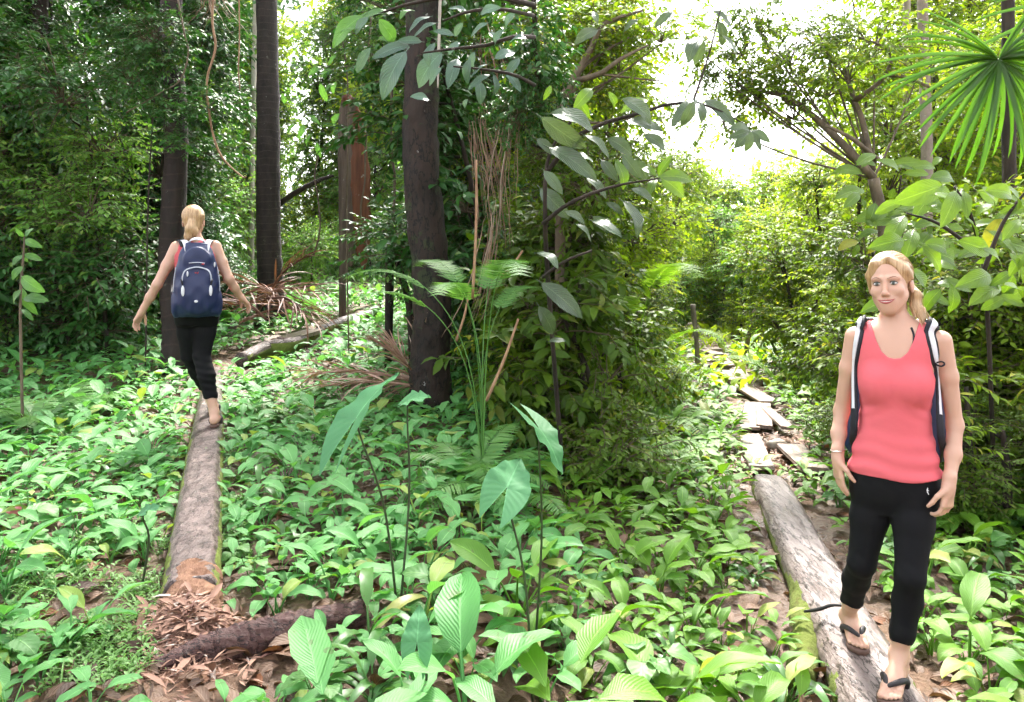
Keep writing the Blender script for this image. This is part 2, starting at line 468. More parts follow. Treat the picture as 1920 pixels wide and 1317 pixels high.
# ------------------------------------------------------------------ logs and planks
def log_thing(name, label, P, rad, m_top, m_side=None, ns=22, n=60, rough=0.05, seed=1, side=0.45, squash=1.0, relief=0.028, tread=9.0):
    """a lying log: one body; the bark of its flanks may carry a second material by the way the flank faces"""
    P = smooth_path(P, n)
    V, F, U, C = tube(P, rad, ns, rough, seed)
    c = V[:n * ns].reshape(n, ns, 3)
    ctr = P[:, None]
    rel = c - ctr
    rel[..., 2] *= squash
    rz = np.broadcast_to(np.interp(np.linspace(0, 1, n), np.linspace(0, 1, len(rad)), rad)[:, None], (n, ns)) * tread
    rel[..., 2] = np.where(rel[..., 2] > rz, rz + .18 * (rel[..., 2] - rz), rel[..., 2])   # worn flat on top
    qq = np.random.default_rng(seed + 9)                  # ridges that run along the log, dents and chips
    ph_ = np.arange(ns) * 2 * PI / ns
    rid = sum(qq.uniform(.3, 1) * np.sin(k_ * ph_[None] + qq.uniform(0, 6) + .6 * np.sin(np.linspace(0, qq.uniform(4, 9), n))[:, None]) for k_ in (5, 9, 14))
    den = qq.normal(0, 1, (n, ns)); den = (den + np.roll(den, 1, 0) + np.roll(den, -1, 0)) / 3
    rel *= (1 + relief * (.35 * rid + .7 * den))[..., None]
    V[:n * ns] = (ctr + rel).reshape(-1, 3)
    nz = (rel[..., 2] / np.linalg.norm(rel, axis=-1))
    gg = Geo(); gg.add(V, F, U)
    gg.F.append(np.concatenate([C, -np.ones((len(C), 1), int)], 1)); gg.M.append(np.zeros(len(C), int))
    if m_side is not None:
        q = np.random.default_rng(seed + 5)
        wob = side + 0.22 * np.interp(np.arange(n), np.arange(0, n, 4), q.uniform(-1, 1, len(np.arange(0, n, 4))))
        fz = (nz + np.roll(nz, -1, 1))[:-1] / 2
        gg.M[0] = (fz < wob[:-1, None]).astype(int).ravel()
    return link(name, gg.mesh(name, [m_top, m_side or m_top]))

wl = empty('fallen_log', 'long worn grey log with mossy flanks under the backpack woman, used as a path', 'log', gcol(365, 6.2))
def local(parent, o): o.parent = parent; o.matrix_parent_inverse = Matrix.Translation(-parent.location); return o
LT = 0.19
def lp(Y, top=LT, r=0.095): return (-1.22 - 0.357 * (Y - 3.0), Y, top - r)
local(wl, log_thing('trunk', '', [lp(3.32, 0.17), lp(4.2), lp(6), lp(8), lp(9.5, 0.2)], [0.115, 0.118, 0.12, 0.115, 0.10], M_LOG, M_LOGSIDE, ns=40, n=170, rough=0.05, seed=3, squash=0.95, tread=.72))
rot = log_thing('rotten_end', '', [lp(3.5, 0.165), lp(3.3, 0.14), lp(3.12, 0.08), lp(2.98, 0.02)], [0.112, 0.122, 0.12, 0.07], M_ROT, M_ROT, rough=0.16, seed=8, n=40)
local(wl, rot); rot['label'] = 'crumbling tan end of the log'

cr = tag(log_thing('fallen_branch', '', [gpx(292, 1262) + Vector((0, 0, .015)), gpx(400, 1240) + Vector((0, 0, .035)), gpx(520, 1208) + Vector((0, 0, .035)), gpx(680, 1160) + Vector((0, 0, .02))],
    [0.03, 0.060, 0.070, 0.066, 0.05], M_DARKLOG, ns=30, rough=0.16, seed=12, n=90, relief=.05), 'dark wet log lying crosswise in front of the wood chips', 'log')
tag(log_thing('fallen_log', '', [gpx(452, 676, .1), gpx(500, 655, .12), gpx(548, 647, .12), gpx(600, 622, .1)], [0.09, 0.11, 0.10, 0.06], M_LOG, M_LOGSIDE, seed=21, n=30, rough=0.08),
    'grey curved log further along the path past the backpack woman', 'log')
tag(log_thing('fallen_log', '', [gpx(600, 622, .08), gpx(645, 604, .08), gpx(690, 592, .06), gpx(740, 583, .06)], [0.08, 0.09, 0.08, 0.07], M_LOG, M_LOGSIDE, seed=22, n=24, rough=0.08),
    'far pale log leading away behind the split stump', 'log')

wr = empty('fallen_log', 'broad pale stripped log that the woman in the coral top stands on', 'log', gcol(1600, 3.4))
RT = -0.165
rp_ = [(1.30, 2.1, RT - .125), (1.40, 2.9, RT - .125), (1.50, 3.4, RT - .122), (1.68, 4.5, RT - .115), (1.93, 5.9, RT - .108), (1.97, 6.2, RT - .11)]
local(wr, log_thing('trunk', '', rp_, [0.165, 0.17, 0.165, 0.15, 0.14, 0.11], M_PALELOG, M_LOGSIDE, ns=44, n=150, rough=0.04, seed=31, side=0.30, squash=0.92, tread=.70))
ms = tag(log_thing('mossy_log', '', [gpx(1545, 1290) + Vector((-.10, 0, .02)), gpx(1518, 1180) + Vector((-.02, 0, .03)), gpx(1500, 1090) + Vector((0, 0, .03)), gpx(1482, 1035) + Vector((0, 0, 0))],
    [0.06, 0.075, 0.07, 0.05], M_MOSS, rough=0.16, seed=33, n=40), 'short mossy log lying alongside the pale stripped log', 'log')
g = Geo(); add_tube(g, smooth_path([pix(1508, 1147, 3.75), pix(1535, 1143, 3.70), pix(1562, 1135, 3.66), pix(1592, 1137, 3.62)], 14), [0.006, 0.009, 0.008, 0.006], 7, 0.15, 2)
tag(link('dark_root', g.mesh('dark_root', plain_mat('black_root', (0.01, 0.009, 0.009), 0.5))), 'thin black root lying across the pale stripped log', 'root')

def plank(a, b, w, label, th=0.035, seed=0, h=0.02):
    a, b = Vector(a), Vector(b); a.z += h; b.z += h
    d = np.array(b - a); Lg = np.linalg.norm(d)
    R = frames(d, np.array([0.03 * math.sin(seed * 3.1), 0.03 * math.cos(seed * 1.7), 1.0]))
    gg = Geo(); add_box(gg, (0, 0, 0), (w, Lg, th), None, 0.0035, 0, seed, taper=0.1 * math.sin(seed * 2.2))
    o = link('plank', gg.mesh('plank', M_PLANK, smooth=False), None, mat4(R, (a + b) / 2))
    return tag(o, label, 'plank', 'planks of the board path')
for i, (x0, y0, x1, y1, w, lab) in enumerate([
    (1405, 812, 1412, 763, .19, 'short brown plank beside the pale stone, pointing straight along the path'),
    (1433, 811, 1431, 766, .15, 'wet pale plank between the short brown plank and the slanting one'),
    (1477, 815, 1434, 774, .12, 'narrow slanting plank just past the pale stone'),
    (1442, 762, 1384, 726, .24, 'wide slanting plank in the middle of the board path'),
    (1370, 722, 1368, 703, .20, 'short squat plank at the foot of the wide slanting plank'),
    (1396, 722, 1382, 702, .22, 'short plank side by side with the squat one'),
    (1366, 692, 1350, 676, .20, 'small plank where the board path bends'),
    (1306, 681, 1345, 683, .22, 'plank lying crosswise by the thin grey post'),
    (1350, 673, 1320, 663, .22, 'second-farthest plank of the board path'),
    (1344, 661, 1313, 655, .24, 'farthest plank of the board path'),
    (1528, 893, 1480, 846, .22, 'broad wet slab between the pale stripped log and the pale stone'),
    (1428, 892, 1404, 828, .20, 'half-sunk slab at the muddy edge opposite the broad wet slab')]):
    plank(gpx(x0, y0, .02), gpx(x1, y1, .02), w, lab, 0.032, i + 1, h=0.045 + 0.008 * (i % 3))
plank(gpx(536, 640, .16), gpx(590, 624, .16), 0.26, 'grey plank resting on the curved far log', 0.05, 20)['group'] = 'planks on the far logs'

def rock(c, r, sq, label, seed):
    q = np.random.default_rng(seed)
    th = np.linspace(0, PI, 9); ph = np.linspace(0, 2 * PI, 14, endpoint=False)
    D = np.stack([np.sin(th)[:, None] * np.cos(ph), np.sin(th)[:, None] * np.sin(ph), np.cos(th)[:, None] * np.ones(14)], -1)
    k = 1 + 0.12 * np.sin(D[..., 0] * 3 + q.uniform(0, 6)) + 0.1 * np.sin(D[..., 1] * 4 + q.uniform(0, 6)) + 0.08 * np.sin(D[..., 2] * 5)
    V = (D * k[..., None] * np.array([1, 1, sq]) * r).reshape(-1, 3)
    gg = Geo(); gg.add(V, grid_faces(9, 14, True)[:, ::-1], V[:, :2])
    return tag(link('stone', gg.mesh('stone', M_STONE), None, Matrix.Translation(c + Vector((0, 0, r * sq * .5)))), label, 'stone')
rock(gpx(1454, 843), 0.085, 0.85, 'pale rounded stone in the mud just before the planks', 4)
rock(gpx(1395, 850), 0.05, 0.5, 'small flat stone at the muddy edge of the puddle', 5)

def pole(name, label, pts, rad, mat, ns=9, rough=0.1, seed=0, n=16, cat='post', group=None):
    gg = Geo(); add_tube(gg, smooth_path(pts, n), rad, ns, rough, seed)
    return tag(link(name, gg.mesh(name, mat)), label, cat, group)
M_POST = bark_mat('grey_post', (0.08, 0.065, 0.05), (0.24, 0.20, 0.15), 14.0, (1, 1, .2), lichen=0.4)
b0 = gpx(1309, 706); pole('post', 'thin grey post standing beside the board path', [b0 + Vector((0, 0, -.1)), pix(1306, 640, b0.y), pix(1299, 571, b0.y)], [0.04, 0.035, 0.04], M_POST, seed=3)
b0 = gpx(1394, 682); pole('post', 'leaning mossy pole on the far side of the board path', [b0 + Vector((0, 0, -.1)), pix(1404, 630, b0.y), pix(1417, 578, b0.y)], [0.04, 0.035, 0.03], M_POST, seed=4)

# ------------------------------------------------------------------ wood chips, litter
def lowleaf(L, W, cup=0.3, rows=3, elev=0.15, arch=0.3, seed=0, peak=0.45):
    return blade(L, W, rows, 2, elev, arch, cup, 0.0, peak, 0.75, seed=seed)
def rand_frames(q, n, flat=0.35):
    a = q.uniform(0, 2 * PI, n)
    d = np.stack([np.cos(a), np.sin(a), q.normal(0, flat, n)], -1)
    nn = np.stack([q.normal(0, flat, n), q.normal(0, flat, n), np.ones(n)], -1)
    return frames(d, nn)

q = np.random.default_rng(17)
g = Geo()
cc = np.array([lp(3.02)[0] - 0.02, 3.0])
chipT = blade(0.06, 0.012, 2, 2, 0.0, 0.15, 0.3, 0, .5, .22)
n = 3400
ang = q.uniform(0, 2 * PI, n); rad = np.abs(q.normal(0, 0.5, n))
px_ = cc[0] + rad * np.cos(ang) * 0.30 - 0.25 * rad * np.sin(ang) * 0.3; py_ = cc[1] + rad * np.sin(ang) * 0.40 + 0.03
hz = ground(px_, py_) + 0.15 * np.exp(-((px_ - cc[0] - .36 * (3.1 - py_)) / .15) ** 2 - ((py_ - 3.16) / .24) ** 2) + q.uniform(0, 0.02, n)
stamp(g, *chipT, np.stack([px_, py_, hz], -1), rand_frames(q, n, 0.3), q.uniform(0.3, 1.1, n) ** 1.3, q.uniform(0, 1, n))
sel = q.choice(n, 260, replace=False)
stamp(g, *blade(.09, .026, 3, 2, 0, .2, .5, 0, .5, .2), np.stack([px_, py_, hz], -1)[sel], rand_frames(q, 260, .35), q.uniform(.4, 1.2, 260), q.uniform(0, .12, 260))
mx, my = np.meshgrid(np.linspace(-.42, .42, 26), np.linspace(-.45, .42, 26))
mz = ground(cc[0] + mx, cc[1] + my) - 0.012 + 0.16 * np.exp(-((mx - .36 * (.1 - my)) / .15) ** 2 - ((my - .16) / .24) ** 2) + 0.012 * np.exp(-(mx / .3) ** 2 - (my / .3) ** 2) + q.normal(0, .004, mx.shape)
g.add(np.stack([cc[0] + mx, cc[1] + my, mz], -1).reshape(-1, 3), grid_faces(26, 26), None, 0.1, 1)
kind(link('wood_chips', g.mesh('wood_chips', [M_CHIP, M_ROT])), 'stuff', 'reddish wood chips and rotten crumbs heaped at the log end')

g = Geo(); n = 900                                       # splinters and bark scraps in the mud by the stone
cx, cyy = q.uniform(1370, 1540, n), q.uniform(815, 905, n)
pts = np.array([gpx(a, b) for a, b in zip(cx, cyy)])
stamp(g, *chipT, pts + [0, 0, .02], rand_frames(q, n, 0.3), q.uniform(0.6, 2.2, n), q.uniform(0, 1, n))
kind(link('bark_debris', g.mesh('bark_debris', M_CHIP)), 'stuff', 'pale splinters and bark scraps in the mud by the stone')

g = Geo()
for k in range(4):
    T = lowleaf(0.12, 0.06, 0.25 + 0.15 * k, 4, 0.25, 0.7, k)
    n = 1100
    yy = 2.2 + 9.0 * q.uniform(0, 1, n) ** 1.6; xx = q.uniform(-.68, .68, n) * yy
    stamp(g, *T, np.stack([xx, yy, ground(xx, yy) + q.uniform(.004, .03, n)], -1), rand_frames(q, n, 0.28), q.uniform(0.45, 1.25, n), q.uniform(0, 1, n))
twT = blade(0.3, 0.008, 2, 2, 0.0, 0.2, 0.5)
n = 500; yy = 2.2 + 8 * q.uniform(0, 1, n) ** 1.4; xx = q.uniform(-.68, .68, n) * yy
stamp(g, *twT, np.stack([xx, yy, ground(xx, yy) + .015], -1), rand_frames(q, n, 0.12), q.uniform(0.4, 1.3, n), q.uniform(0, 1, n))
kind(link('leaf_litter', g.mesh('leaf_litter', M_DEADLEAF)), 'stuff', 'brown dead leaves and twigs strewn over the soil')
# ------------------------------------------------------------------ foliage materials
M_PLANT_L = leaf_mat('ginger_leaf_cool_cast', (0.075, 0.260, 0.060), (0.155, 0.40, 0.115), (0.26, 0.36, 0.06), 0.52, 0.34, 14, bump=0.3, brown=0.45)  # same plant as the next; cool, bright light put into its colour
M_PLANT_R = leaf_mat('ginger_leaf_warm_cast', (0.070, 0.200, 0.012), (0.15, 0.32, 0.020), (0.28, 0.32, 0.07), 0.54, 0.36, 14, bump=0.22, brown=0.35)  # warm cast of the light painted into the same plant's green
M_TREE_L = leaf_mat('thicket_leaf_dark', (0.016, 0.078, 0.012), (0.055, 0.170, 0.030), (0.12, 0.22, 0.03), 0.42, 0.26, 0, spec=0.35)
M_TREE_G = leaf_mat('glade_leaf_cool_lit', (0.09, 0.22, 0.030), (0.18, 0.35, 0.070), (0.30, 0.38, 0.10), 0.52, 0.48, 0, spec=.22)  # lightened: the brightness of the clearing sits in the leaf colour
M_TREE_R = leaf_mat('thicket_leaf_warm_cast', (0.085, 0.165, 0.006), (0.20, 0.310, 0.012), (0.36, 0.36, 0.04), 0.52, 0.46, 0, spec=0.22)  # warm light over the board path half is put into this green
M_TREE_D = leaf_mat('thicket_leaf_olive', (0.040, 0.090, 0.006), (0.110, 0.190, 0.012), (0.16, 0.20, 0.03), 0.50, 0.38, 0, spec=0.22)  # olive yellowed a little to carry the same warm light
M_TREE_Y = leaf_mat('glade_leaf_yellow_lit', (0.20, 0.32, 0.012), (0.34, 0.46, 0.030), (0.38, 0.43, 0.06), 0.55, 0.52, 0, spec=.2)  # pale yellow painted in for the glow and haze of the glade
M_BIGL = leaf_mat('large_leaf_blue', (0.050, 0.105, 0.075), (0.10, 0.19, 0.135), None, 0.28, 0.22, 11, spec=0.6, bump=0.5, brown=0.15)
M_BIGG = leaf_mat('large_leaf_green', (0.06, 0.16, 0.035), (0.10, 0.24, 0.05), None, 0.34, 0.38, 11, bump=0.4)
M_BIGO = leaf_mat('large_leaf_grey_olive', (0.045, 0.078, 0.034), (0.085, 0.135, 0.068), None, 0.30, 0.22, 12, spec=0.6, bump=0.6, brown=0.3)
M_BIGR = leaf_mat('large_leaf_warm_cast', (0.08, 0.16, 0.012), (0.15, 0.26, 0.025), (0.3, 0.3, 0.03), 0.32, 0.40, 11, bump=0.4, brown=0.2)  # yellowed too, warm light painted into the leaf
M_FERN = leaf_mat('fern_green', (0.085, 0.23, 0.045), (0.15, 0.32, 0.075), None, 0.45, 0.40, 0)
M_FERNY = leaf_mat('fern_yellow_green', (0.13, 0.27, 0.015), (0.20, 0.36, 0.03), None, 0.45, 0.50, 0)
M_FAN = leaf_mat('fan_palm_green', (0.045, 0.130, 0.010), (0.080, 0.195, 0.018), None, 0.45, 0.45, 0, spec=0.5)
M_ARROW = leaf_mat('arrow_leaf_blue', (0.060, 0.200, 0.085), (0.095, 0.260, 0.115), None, 0.6, 0.32, 6, spec=.2, bump=0.15)
M_ARROWD = leaf_mat('arrow_leaf_green', (0.03, 0.13, 0.04), (0.05, 0.17, 0.055), None, 0.6, 0.32, 6, spec=.2, bump=0.15)
M_DEADPALM = leaf_mat('dead_palm', (0.17, 0.095, 0.058), (0.37, 0.245, 0.165), (0.46, 0.37, 0.29), 0.6, 0.12, 0)
M_DEADRED = leaf_mat('dead_palm_red', (0.11, 0.045, 0.030), (0.28, 0.135, 0.09), (0.42, 0.25, 0.19), 0.6, 0.12, 0)
M_NARROW = leaf_mat('narrow_leaf', (0.05, 0.15, 0.03), (0.10, 0.23, 0.05), (0.3, 0.3, 0.08), 0.38, 0.3, 0, brown=.4)
M_HEART = leaf_mat('heart_leaf', (0.06, 0.19, 0.04), (0.13, 0.28, 0.07), None, 0.5, 0.35, 5, bump=.2, brown=.3)
M_SEED = leaf_mat('seedling_green', (0.12, 0.27, 0.06), (0.19, 0.36, 0.10), None, 0.5, 0.4, 0)

M_BARK = bark_mat('brown_bark', (0.012, 0.009, 0.007), (0.05, 0.035, 0.025), 9.0, (1, 1, .3), 0.85, 0.8, lichen=0.2)
M_TWIG = bark_mat('twig_bark', (0.05, 0.038, 0.022), (0.16, 0.12, 0.075), 20.0, (1, 1, .3), 0.8, 0.3)
M_PALMB = bark_mat('ringed_dark_trunk', (0.006, 0.004, 0.0035), (0.030, 0.017, 0.013), 7.0, (1, 1, .35), 0.7, 0.8, rings=5.5, lichen=0.15)
M_PALMG = bark_mat('ringed_grey_trunk', (0.011, 0.008, 0.007), (0.044, 0.030, 0.026), 9.0, (1, 1, .5), 0.75, 0.8, rings=9.0, lichen=0.3)
M_BIGB = bark_mat('flaking_brown_trunk', (0.009, 0.0065, 0.005), (0.052, 0.029, 0.019), 5.0, (1, 1, .4), 0.7, 1.0, lichen=0.8, moss=0.25, mossc=(0.03, 0.045, 0.012), crack=.9, fibre=.15)
M_PALEB = bark_mat('pale_smooth_bark', (0.24, 0.20, 0.16), (0.50, 0.45, 0.40), 5.0, (1, 1, .4), 0.7, 0.3, lichen=0.5)
M_PINKB = bark_mat('mottled_pale_bark', (0.15, 0.115, 0.085), (0.36, 0.30, 0.245), 6.0, (1, 1, .5), 0.7, 0.4, lichen=0.6)
M_BRANCH = bark_mat('tan_branch', (0.06, 0.044, 0.028), (0.18, 0.135, 0.088), 12.0, (1, 1, .4), 0.75, 0.4, lichen=0.25)
M_STUMPG = bark_mat('split_grey_wood', (0.07, 0.048, 0.036), (0.24, 0.175, 0.14), 6.0, (2, 2, .15), 0.8, 0.9, lichen=0.6, fibre=0.4)
M_STUMPR = bark_mat('split_red_wood', (0.10, 0.032, 0.017), (0.30, 0.11, 0.055), 6.0, (2, 2, .15), 0.7, 0.9, lichen=0.6, fibre=0.4)
M_VINE = bark_mat('tan_vine', (0.16, 0.085, 0.045), (0.38, 0.24, 0.14), 20.0, (1, 1, .4), 0.7, 0.3)

# ------------------------------------------------------------------ crowns (shared mesh data)
def crown_mesh(name, seed, mat, n_spray=150, K=9, leaf=(0.12, 0.052), R=(0.95, 0.95, 0.8), droop=0.5, twig=(0.28, 0.5), rows=3, arch=0.7, rmin=0.25):
    q = np.random.default_rng(seed)
    u = unit(q.normal(0, 1, (n_spray, 3)))
    lump = 0.78 + 0.30 * np.sin(u[:, 0] * 4 + seed) * np.sin(u[:, 1] * 5 + 2 * seed) + 0.16 * np.sin(u[:, 2] * 7 + seed)
    rr = (rmin + (1 - rmin) * q.uniform(0, 1, n_spray) ** 0.55) * lump
    C = u * np.array(R) * rr[:, None]
    D = unit(u * np.array([1, 1, .5]) + q.normal(0, .45, (n_spray, 3)) + np.array([0, 0, .25 - droop * .6]))
    ln = q.uniform(*twig, n_spray)
    t = (np.arange(K) + 1) / K
    pos = C[:, None] + D[:, None] * (ln[:, None] * t)[..., None]
    pos[..., 2] -= droop * 0.22 * (ln[:, None] * t ** 2)
    side = unit(np.cross(D, [0, 0, 1.0]))
    sg = np.where(np.arange(K) % 2 == 0, 1.0, -1.0); wt = np.where(np.arange(K) == K - 1, 0.0, 1.0)
    ld = D[:, None] * (0.55 + (1 - wt)[:, None]) + side[:, None] * (sg * wt * 0.85)[None, :, None] + np.array([0, 0, -0.18 - 0.35 * droop]) + q.normal(0, .22, (n_spray, K, 3))
    nn = np.array([0, 0, 1.0]) + q.normal(0, .35, (n_spray, K, 3)) + 0.35 * u[:, None]
    P = pos.reshape(-1, 3); Rm = frames(ld.reshape(-1, 3), nn.reshape(-1, 3))
    n = len(P)
    g = Geo()
    tt = np.clip(np.repeat(q.uniform(0, 1, n_spray), K) * 0.55 + q.uniform(0, .45, n), 0, 1)
    for k in range(2):
        sel = np.arange(n) % 2 == k
        T = blade(leaf[0], leaf[1], rows, 2, 0.15, arch * (0.7 + 0.6 * k), 0.25 + .15 * k, 0, 0.42, 0.7, seed=k)
        stamp(g, *T, P[sel], Rm[sel], q.uniform(.65, 1.3, sel.sum()), tt[sel])
    V, F, U, _ = tube(np.array([[0, 0, 0], [0, .5, .0], [0, 1, 0]]), [0.007, 0.005, 0.002], 3, cap=False)
    S = np.stack([np.ones(n_spray), ln, np.ones(n_spray)], -1)
    stamp(g, V, F, U, C, frames(D, np.tile([0, 0, 1.0], (n_spray, 1))), S, np.zeros(n_spray), 1)
    for i in range(0, n_spray, 6):                       # limbs inside the crown
        add_tube(g, smooth_path([(0, 0, -0.35), C[i] * 0.5 + [0, 0, -.12], C[i]], 6), [0.016, 0.010, 0.006], 4, cap=False, m=1)
    return g.mesh(name, [mat, M_TWIG])

CR = {}
def crowns(key, mat, variants, **kw):
    CR[key] = [crown_mesh('foliage', 100 * len(CR) + 11 * i + 3, mat, **kw) for i in range(variants)]
crowns('dark', M_TREE_L, 3, n_spray=170, K=9, leaf=(.13, .052))
crowns('darkbig', M_TREE_L, 2, n_spray=80, K=7, leaf=(.22, .085), twig=(.35, .6))
crowns('glade', M_TREE_G, 3, n_spray=190, K=9, leaf=(.11, .05))
crowns('warm', M_TREE_R, 3, n_spray=170, K=8, leaf=(.13, .06))
crowns('warmbig', M_TREE_R, 2, n_spray=75, K=7, leaf=(.24, .085), twig=(.3, .55))
crowns('olive', M_TREE_D, 3, n_spray=170, K=9, leaf=(.11, .05))
crowns('olivebig', M_TREE_D, 2, n_spray=75, K=7, leaf=(.25, .10), twig=(.35, .6))
crowns('yellow', M_TREE_Y, 3, n_spray=190, K=9, leaf=(.11, .052))
crowns('sparse', M_TREE_R, 2, n_spray=60, K=9, leaf=(.12, .055), rmin=0.5)
crowns('hang', M_TREE_D, 2, n_spray=70, K=10, leaf=(.13, .055), droop=1.1)

_cn = [0]
def put_crown(parent, style, p, s, sz=None):
    _cn[0] += 1; i = _cn[0]
    me = CR[style][i % len(CR[style])]
    a = i * 2.399
    R = np.array([[math.cos(a), -math.sin(a), 0], [math.sin(a), math.cos(a), 0], [0, 0, 1]])
    M = mat4(R, p, s)
    if sz: M = M @ Matrix.Diagonal((1, 1, sz / s, 1))
    return link('crown', me, parent, M)

def tree(name, label, base, pts, rad, crown=(), bark=M_BARK, cat='tree', group=None, ns=10, rough=0.08, seed=0, limbs=(), n=18, limb_r=0.02, sink=0.15):
    """pts, crown centres and limbs are world points; the Empty stands at the foot"""
    base = Vector(base)
    e = empty(name, label, cat, base, group)
    g = Geo()
    P = [Vector(base) + Vector((0, 0, -sink))] + [Vector(p) for p in pts]
    W = smooth_path(P, n) - np.array(base)
    add_tube(g, W, rad, ns, rough, seed)
    for L_ in limbs:
        pts_, r_ = L_
        add_tube(g, smooth_path([np.array(p) for p in pts_], 9) - np.array(base), r_, 7, 0.1, seed + 3)
    for c in crown:
        cp = np.array(c[1]) - np.array(base)
        j = int(np.argmin(np.abs(W[:, 2] - (cp[2] - 0.5 * c[2]))))
        a = W[j]; b = cp - np.array([0, 0, 0.3 * c[2]])
        if np.linalg.norm(b - a) > 0.06:
            add_tube(g, smooth_path([a, (a + b) / 2 + [0, 0, -.05], b], 6), [limb_r, limb_r * .6], 5, 0.1, seed, cap=False)
    link('trunk', g.mesh('trunk', bark), e)
    for c in crown:
        put_crown(e, c[0], np.array(c[1]) - np.array(base), c[2], c[3] if len(c) > 3 else None)
    return e

ORD = 'nearest second third fourth fifth sixth seventh eighth ninth tenth eleventh twelfth thirteenth fourteenth fifteenth sixteenth seventeenth eighteenth nineteenth twentieth'.split()
ORD[0] = 'first'
# ------------------------------------------------------------------ the thickets: rows of understory trees
def thicket(px0, px1, step, Y0, Y1, h0, h1, styles, label, group, seed, s=(0.6, 0.95), name='understory_tree', zlow=0.3, bark=M_BARK, dz=0.8, cat='tree', keep=lambda px, Y, z: True, r0=0.028, frm=None, lm=None):
    q = np.random.default_rng(seed)
    px = px0; made = []
    while px <= px1:
        Y = q.uniform(Y0, Y1); h = q.uniform(h0, h1)
        b = gcol(px + q.uniform(-.35, .35) * step, Y)
        lean = q.normal(0, .12, 2)
        top = b + Vector((lean[0] * h, lean[1] * h, h))
        cs = []
        z = zlow + q.uniform(0, .3)
        while z < h:
            sc = q.uniform(*s)
            f = z / h
            c = b + Vector((lean[0] * z + q.normal(0, .28), lean[1] * z + q.normal(0, .28), z))
            ppx = CXP + FPX * c.x / c.y
            if keep(ppx, c.y, c.z): cs.append((styles[q.integers(len(styles))], c, sc, sc * q.uniform(.75, 1.0)))
            z += dz * sc * q.uniform(.9, 1.3)
        if cs: zt_ = max(c[1].z for c in cs) - b.z; top = b + Vector((lean[0] * zt_, lean[1] * zt_, zt_))
        mid = b.lerp(top, .5) + Vector((q.normal(0, .1), q.normal(0, .1), 0))
        if cs: made.append((b.x / b.y, tree(name, label, b, [mid, top], [r0 * (1 + h * .12), r0, r0 * .5], cs, bark, cat, group, 7, 0.1, int(q.integers(1e6)))))
        px += step * q.uniform(.8, 1.2)
    c = (lm - CXP) / FPX                                  # counted outwards from a landmark
    for i, (_, o) in enumerate(sorted(made, key=lambda t: abs(t[0] - c))):
        o['label'] = label + ', ' + ORD[i] + ' from the ' + frm

def top_open(px, Y, z):                                   # the bright gap between the two dark trunks stays open
    py = CYP - FPX * (z - CAM_Z) / Y
    return not (520 < px < 765 and py < 430)
def clear_trunk(px, Y, z): return px < 262
def sky_gap(px, Y, z):
    py = CYP - FPX * (z - CAM_Z) / Y
    return not (1165 < px < 1625 and py < 300)

thicket(-190, 262, 60, 9.9, 11.4, 3.6, 5.2, ['dark', 'darkbig', 'glade', 'dark', 'darkbig'], 'slender leafy tree in the front of the dark thicket', 'front trees of the dark thicket', 1, r0=0.022, keep=clear_trunk, frm='dark ringed trunk', lm=325)
thicket(-260, 330, 84, 13.0, 16.0, 5.5, 8.0, ['dark', 'dark'], 'taller tree at the back of the dark thicket', 'rear trees of the dark thicket', 2, s=(.9, 1.35), frm='dark ringed trunk', lm=325)
thicket(-260, 340, 95, 18.5, 21.0, 9.0, 11.5, ['dark', 'dark', 'darkbig'], 'tall dark tree closing the back of the thicket', 'tall trees closing the thicket', 20, s=(1.4, 1.9), zlow=1.0, frm='grey ringed trunk', lm=508)
thicket(370, 470, 50, 15.5, 18.0, 4.0, 6.8, ['dark', 'glade'], 'leafy tree between the two ringed trunks', 'trees between the ringed trunks', 3, s=(.7, 1.0), frm='dark one', lm=325)
thicket(395, 470, 40, 12.2, 13.0, .9, 1.9, ['darkbig', 'dark'], 'low glossy shrub before the grey ringed trunk', 'shrubs between the ringed trunks', 4, s=(.35, .5), name='shrub', cat='shrub', frm='trunk', lm=508)
thicket(545, 760, 44, 17.0, 20.0, 1.0, 2.4, ['glade', 'dark', 'glade'], 'low shrub behind the split stump', 'shrubs behind the split stump', 5, s=(.5, .8), name='shrub', cat='shrub', keep=top_open, frm='stump', lm=655)
thicket(450, 840, 42, 21.0, 27.0, 7.5, 12.5, ['glade', 'glade', 'yellow'], 'sunlit pale green tree far behind the split stump', 'sunlit trees behind the split stump', 6, s=(.9, 1.4), frm='grey ringed trunk', lm=508)
thicket(870, 985, 45, 8.8, 10.2, 3.8, 5.2, ['dark', 'dark', 'darkbig'], 'leafy tree behind the hanging dead palm leaves', 'trees behind the hanging dead palm leaves', 7, s=(.5, .8), frm='flaking trunk', lm=800)
thicket(880, 1010, 70, 12.0, 15.0, 5.5, 7.6, ['dark', 'glade'], 'tall tree well behind the flaking trunk', 'trees behind the flaking trunk', 8, s=(.7, 1.0), frm='trunk', lm=800)
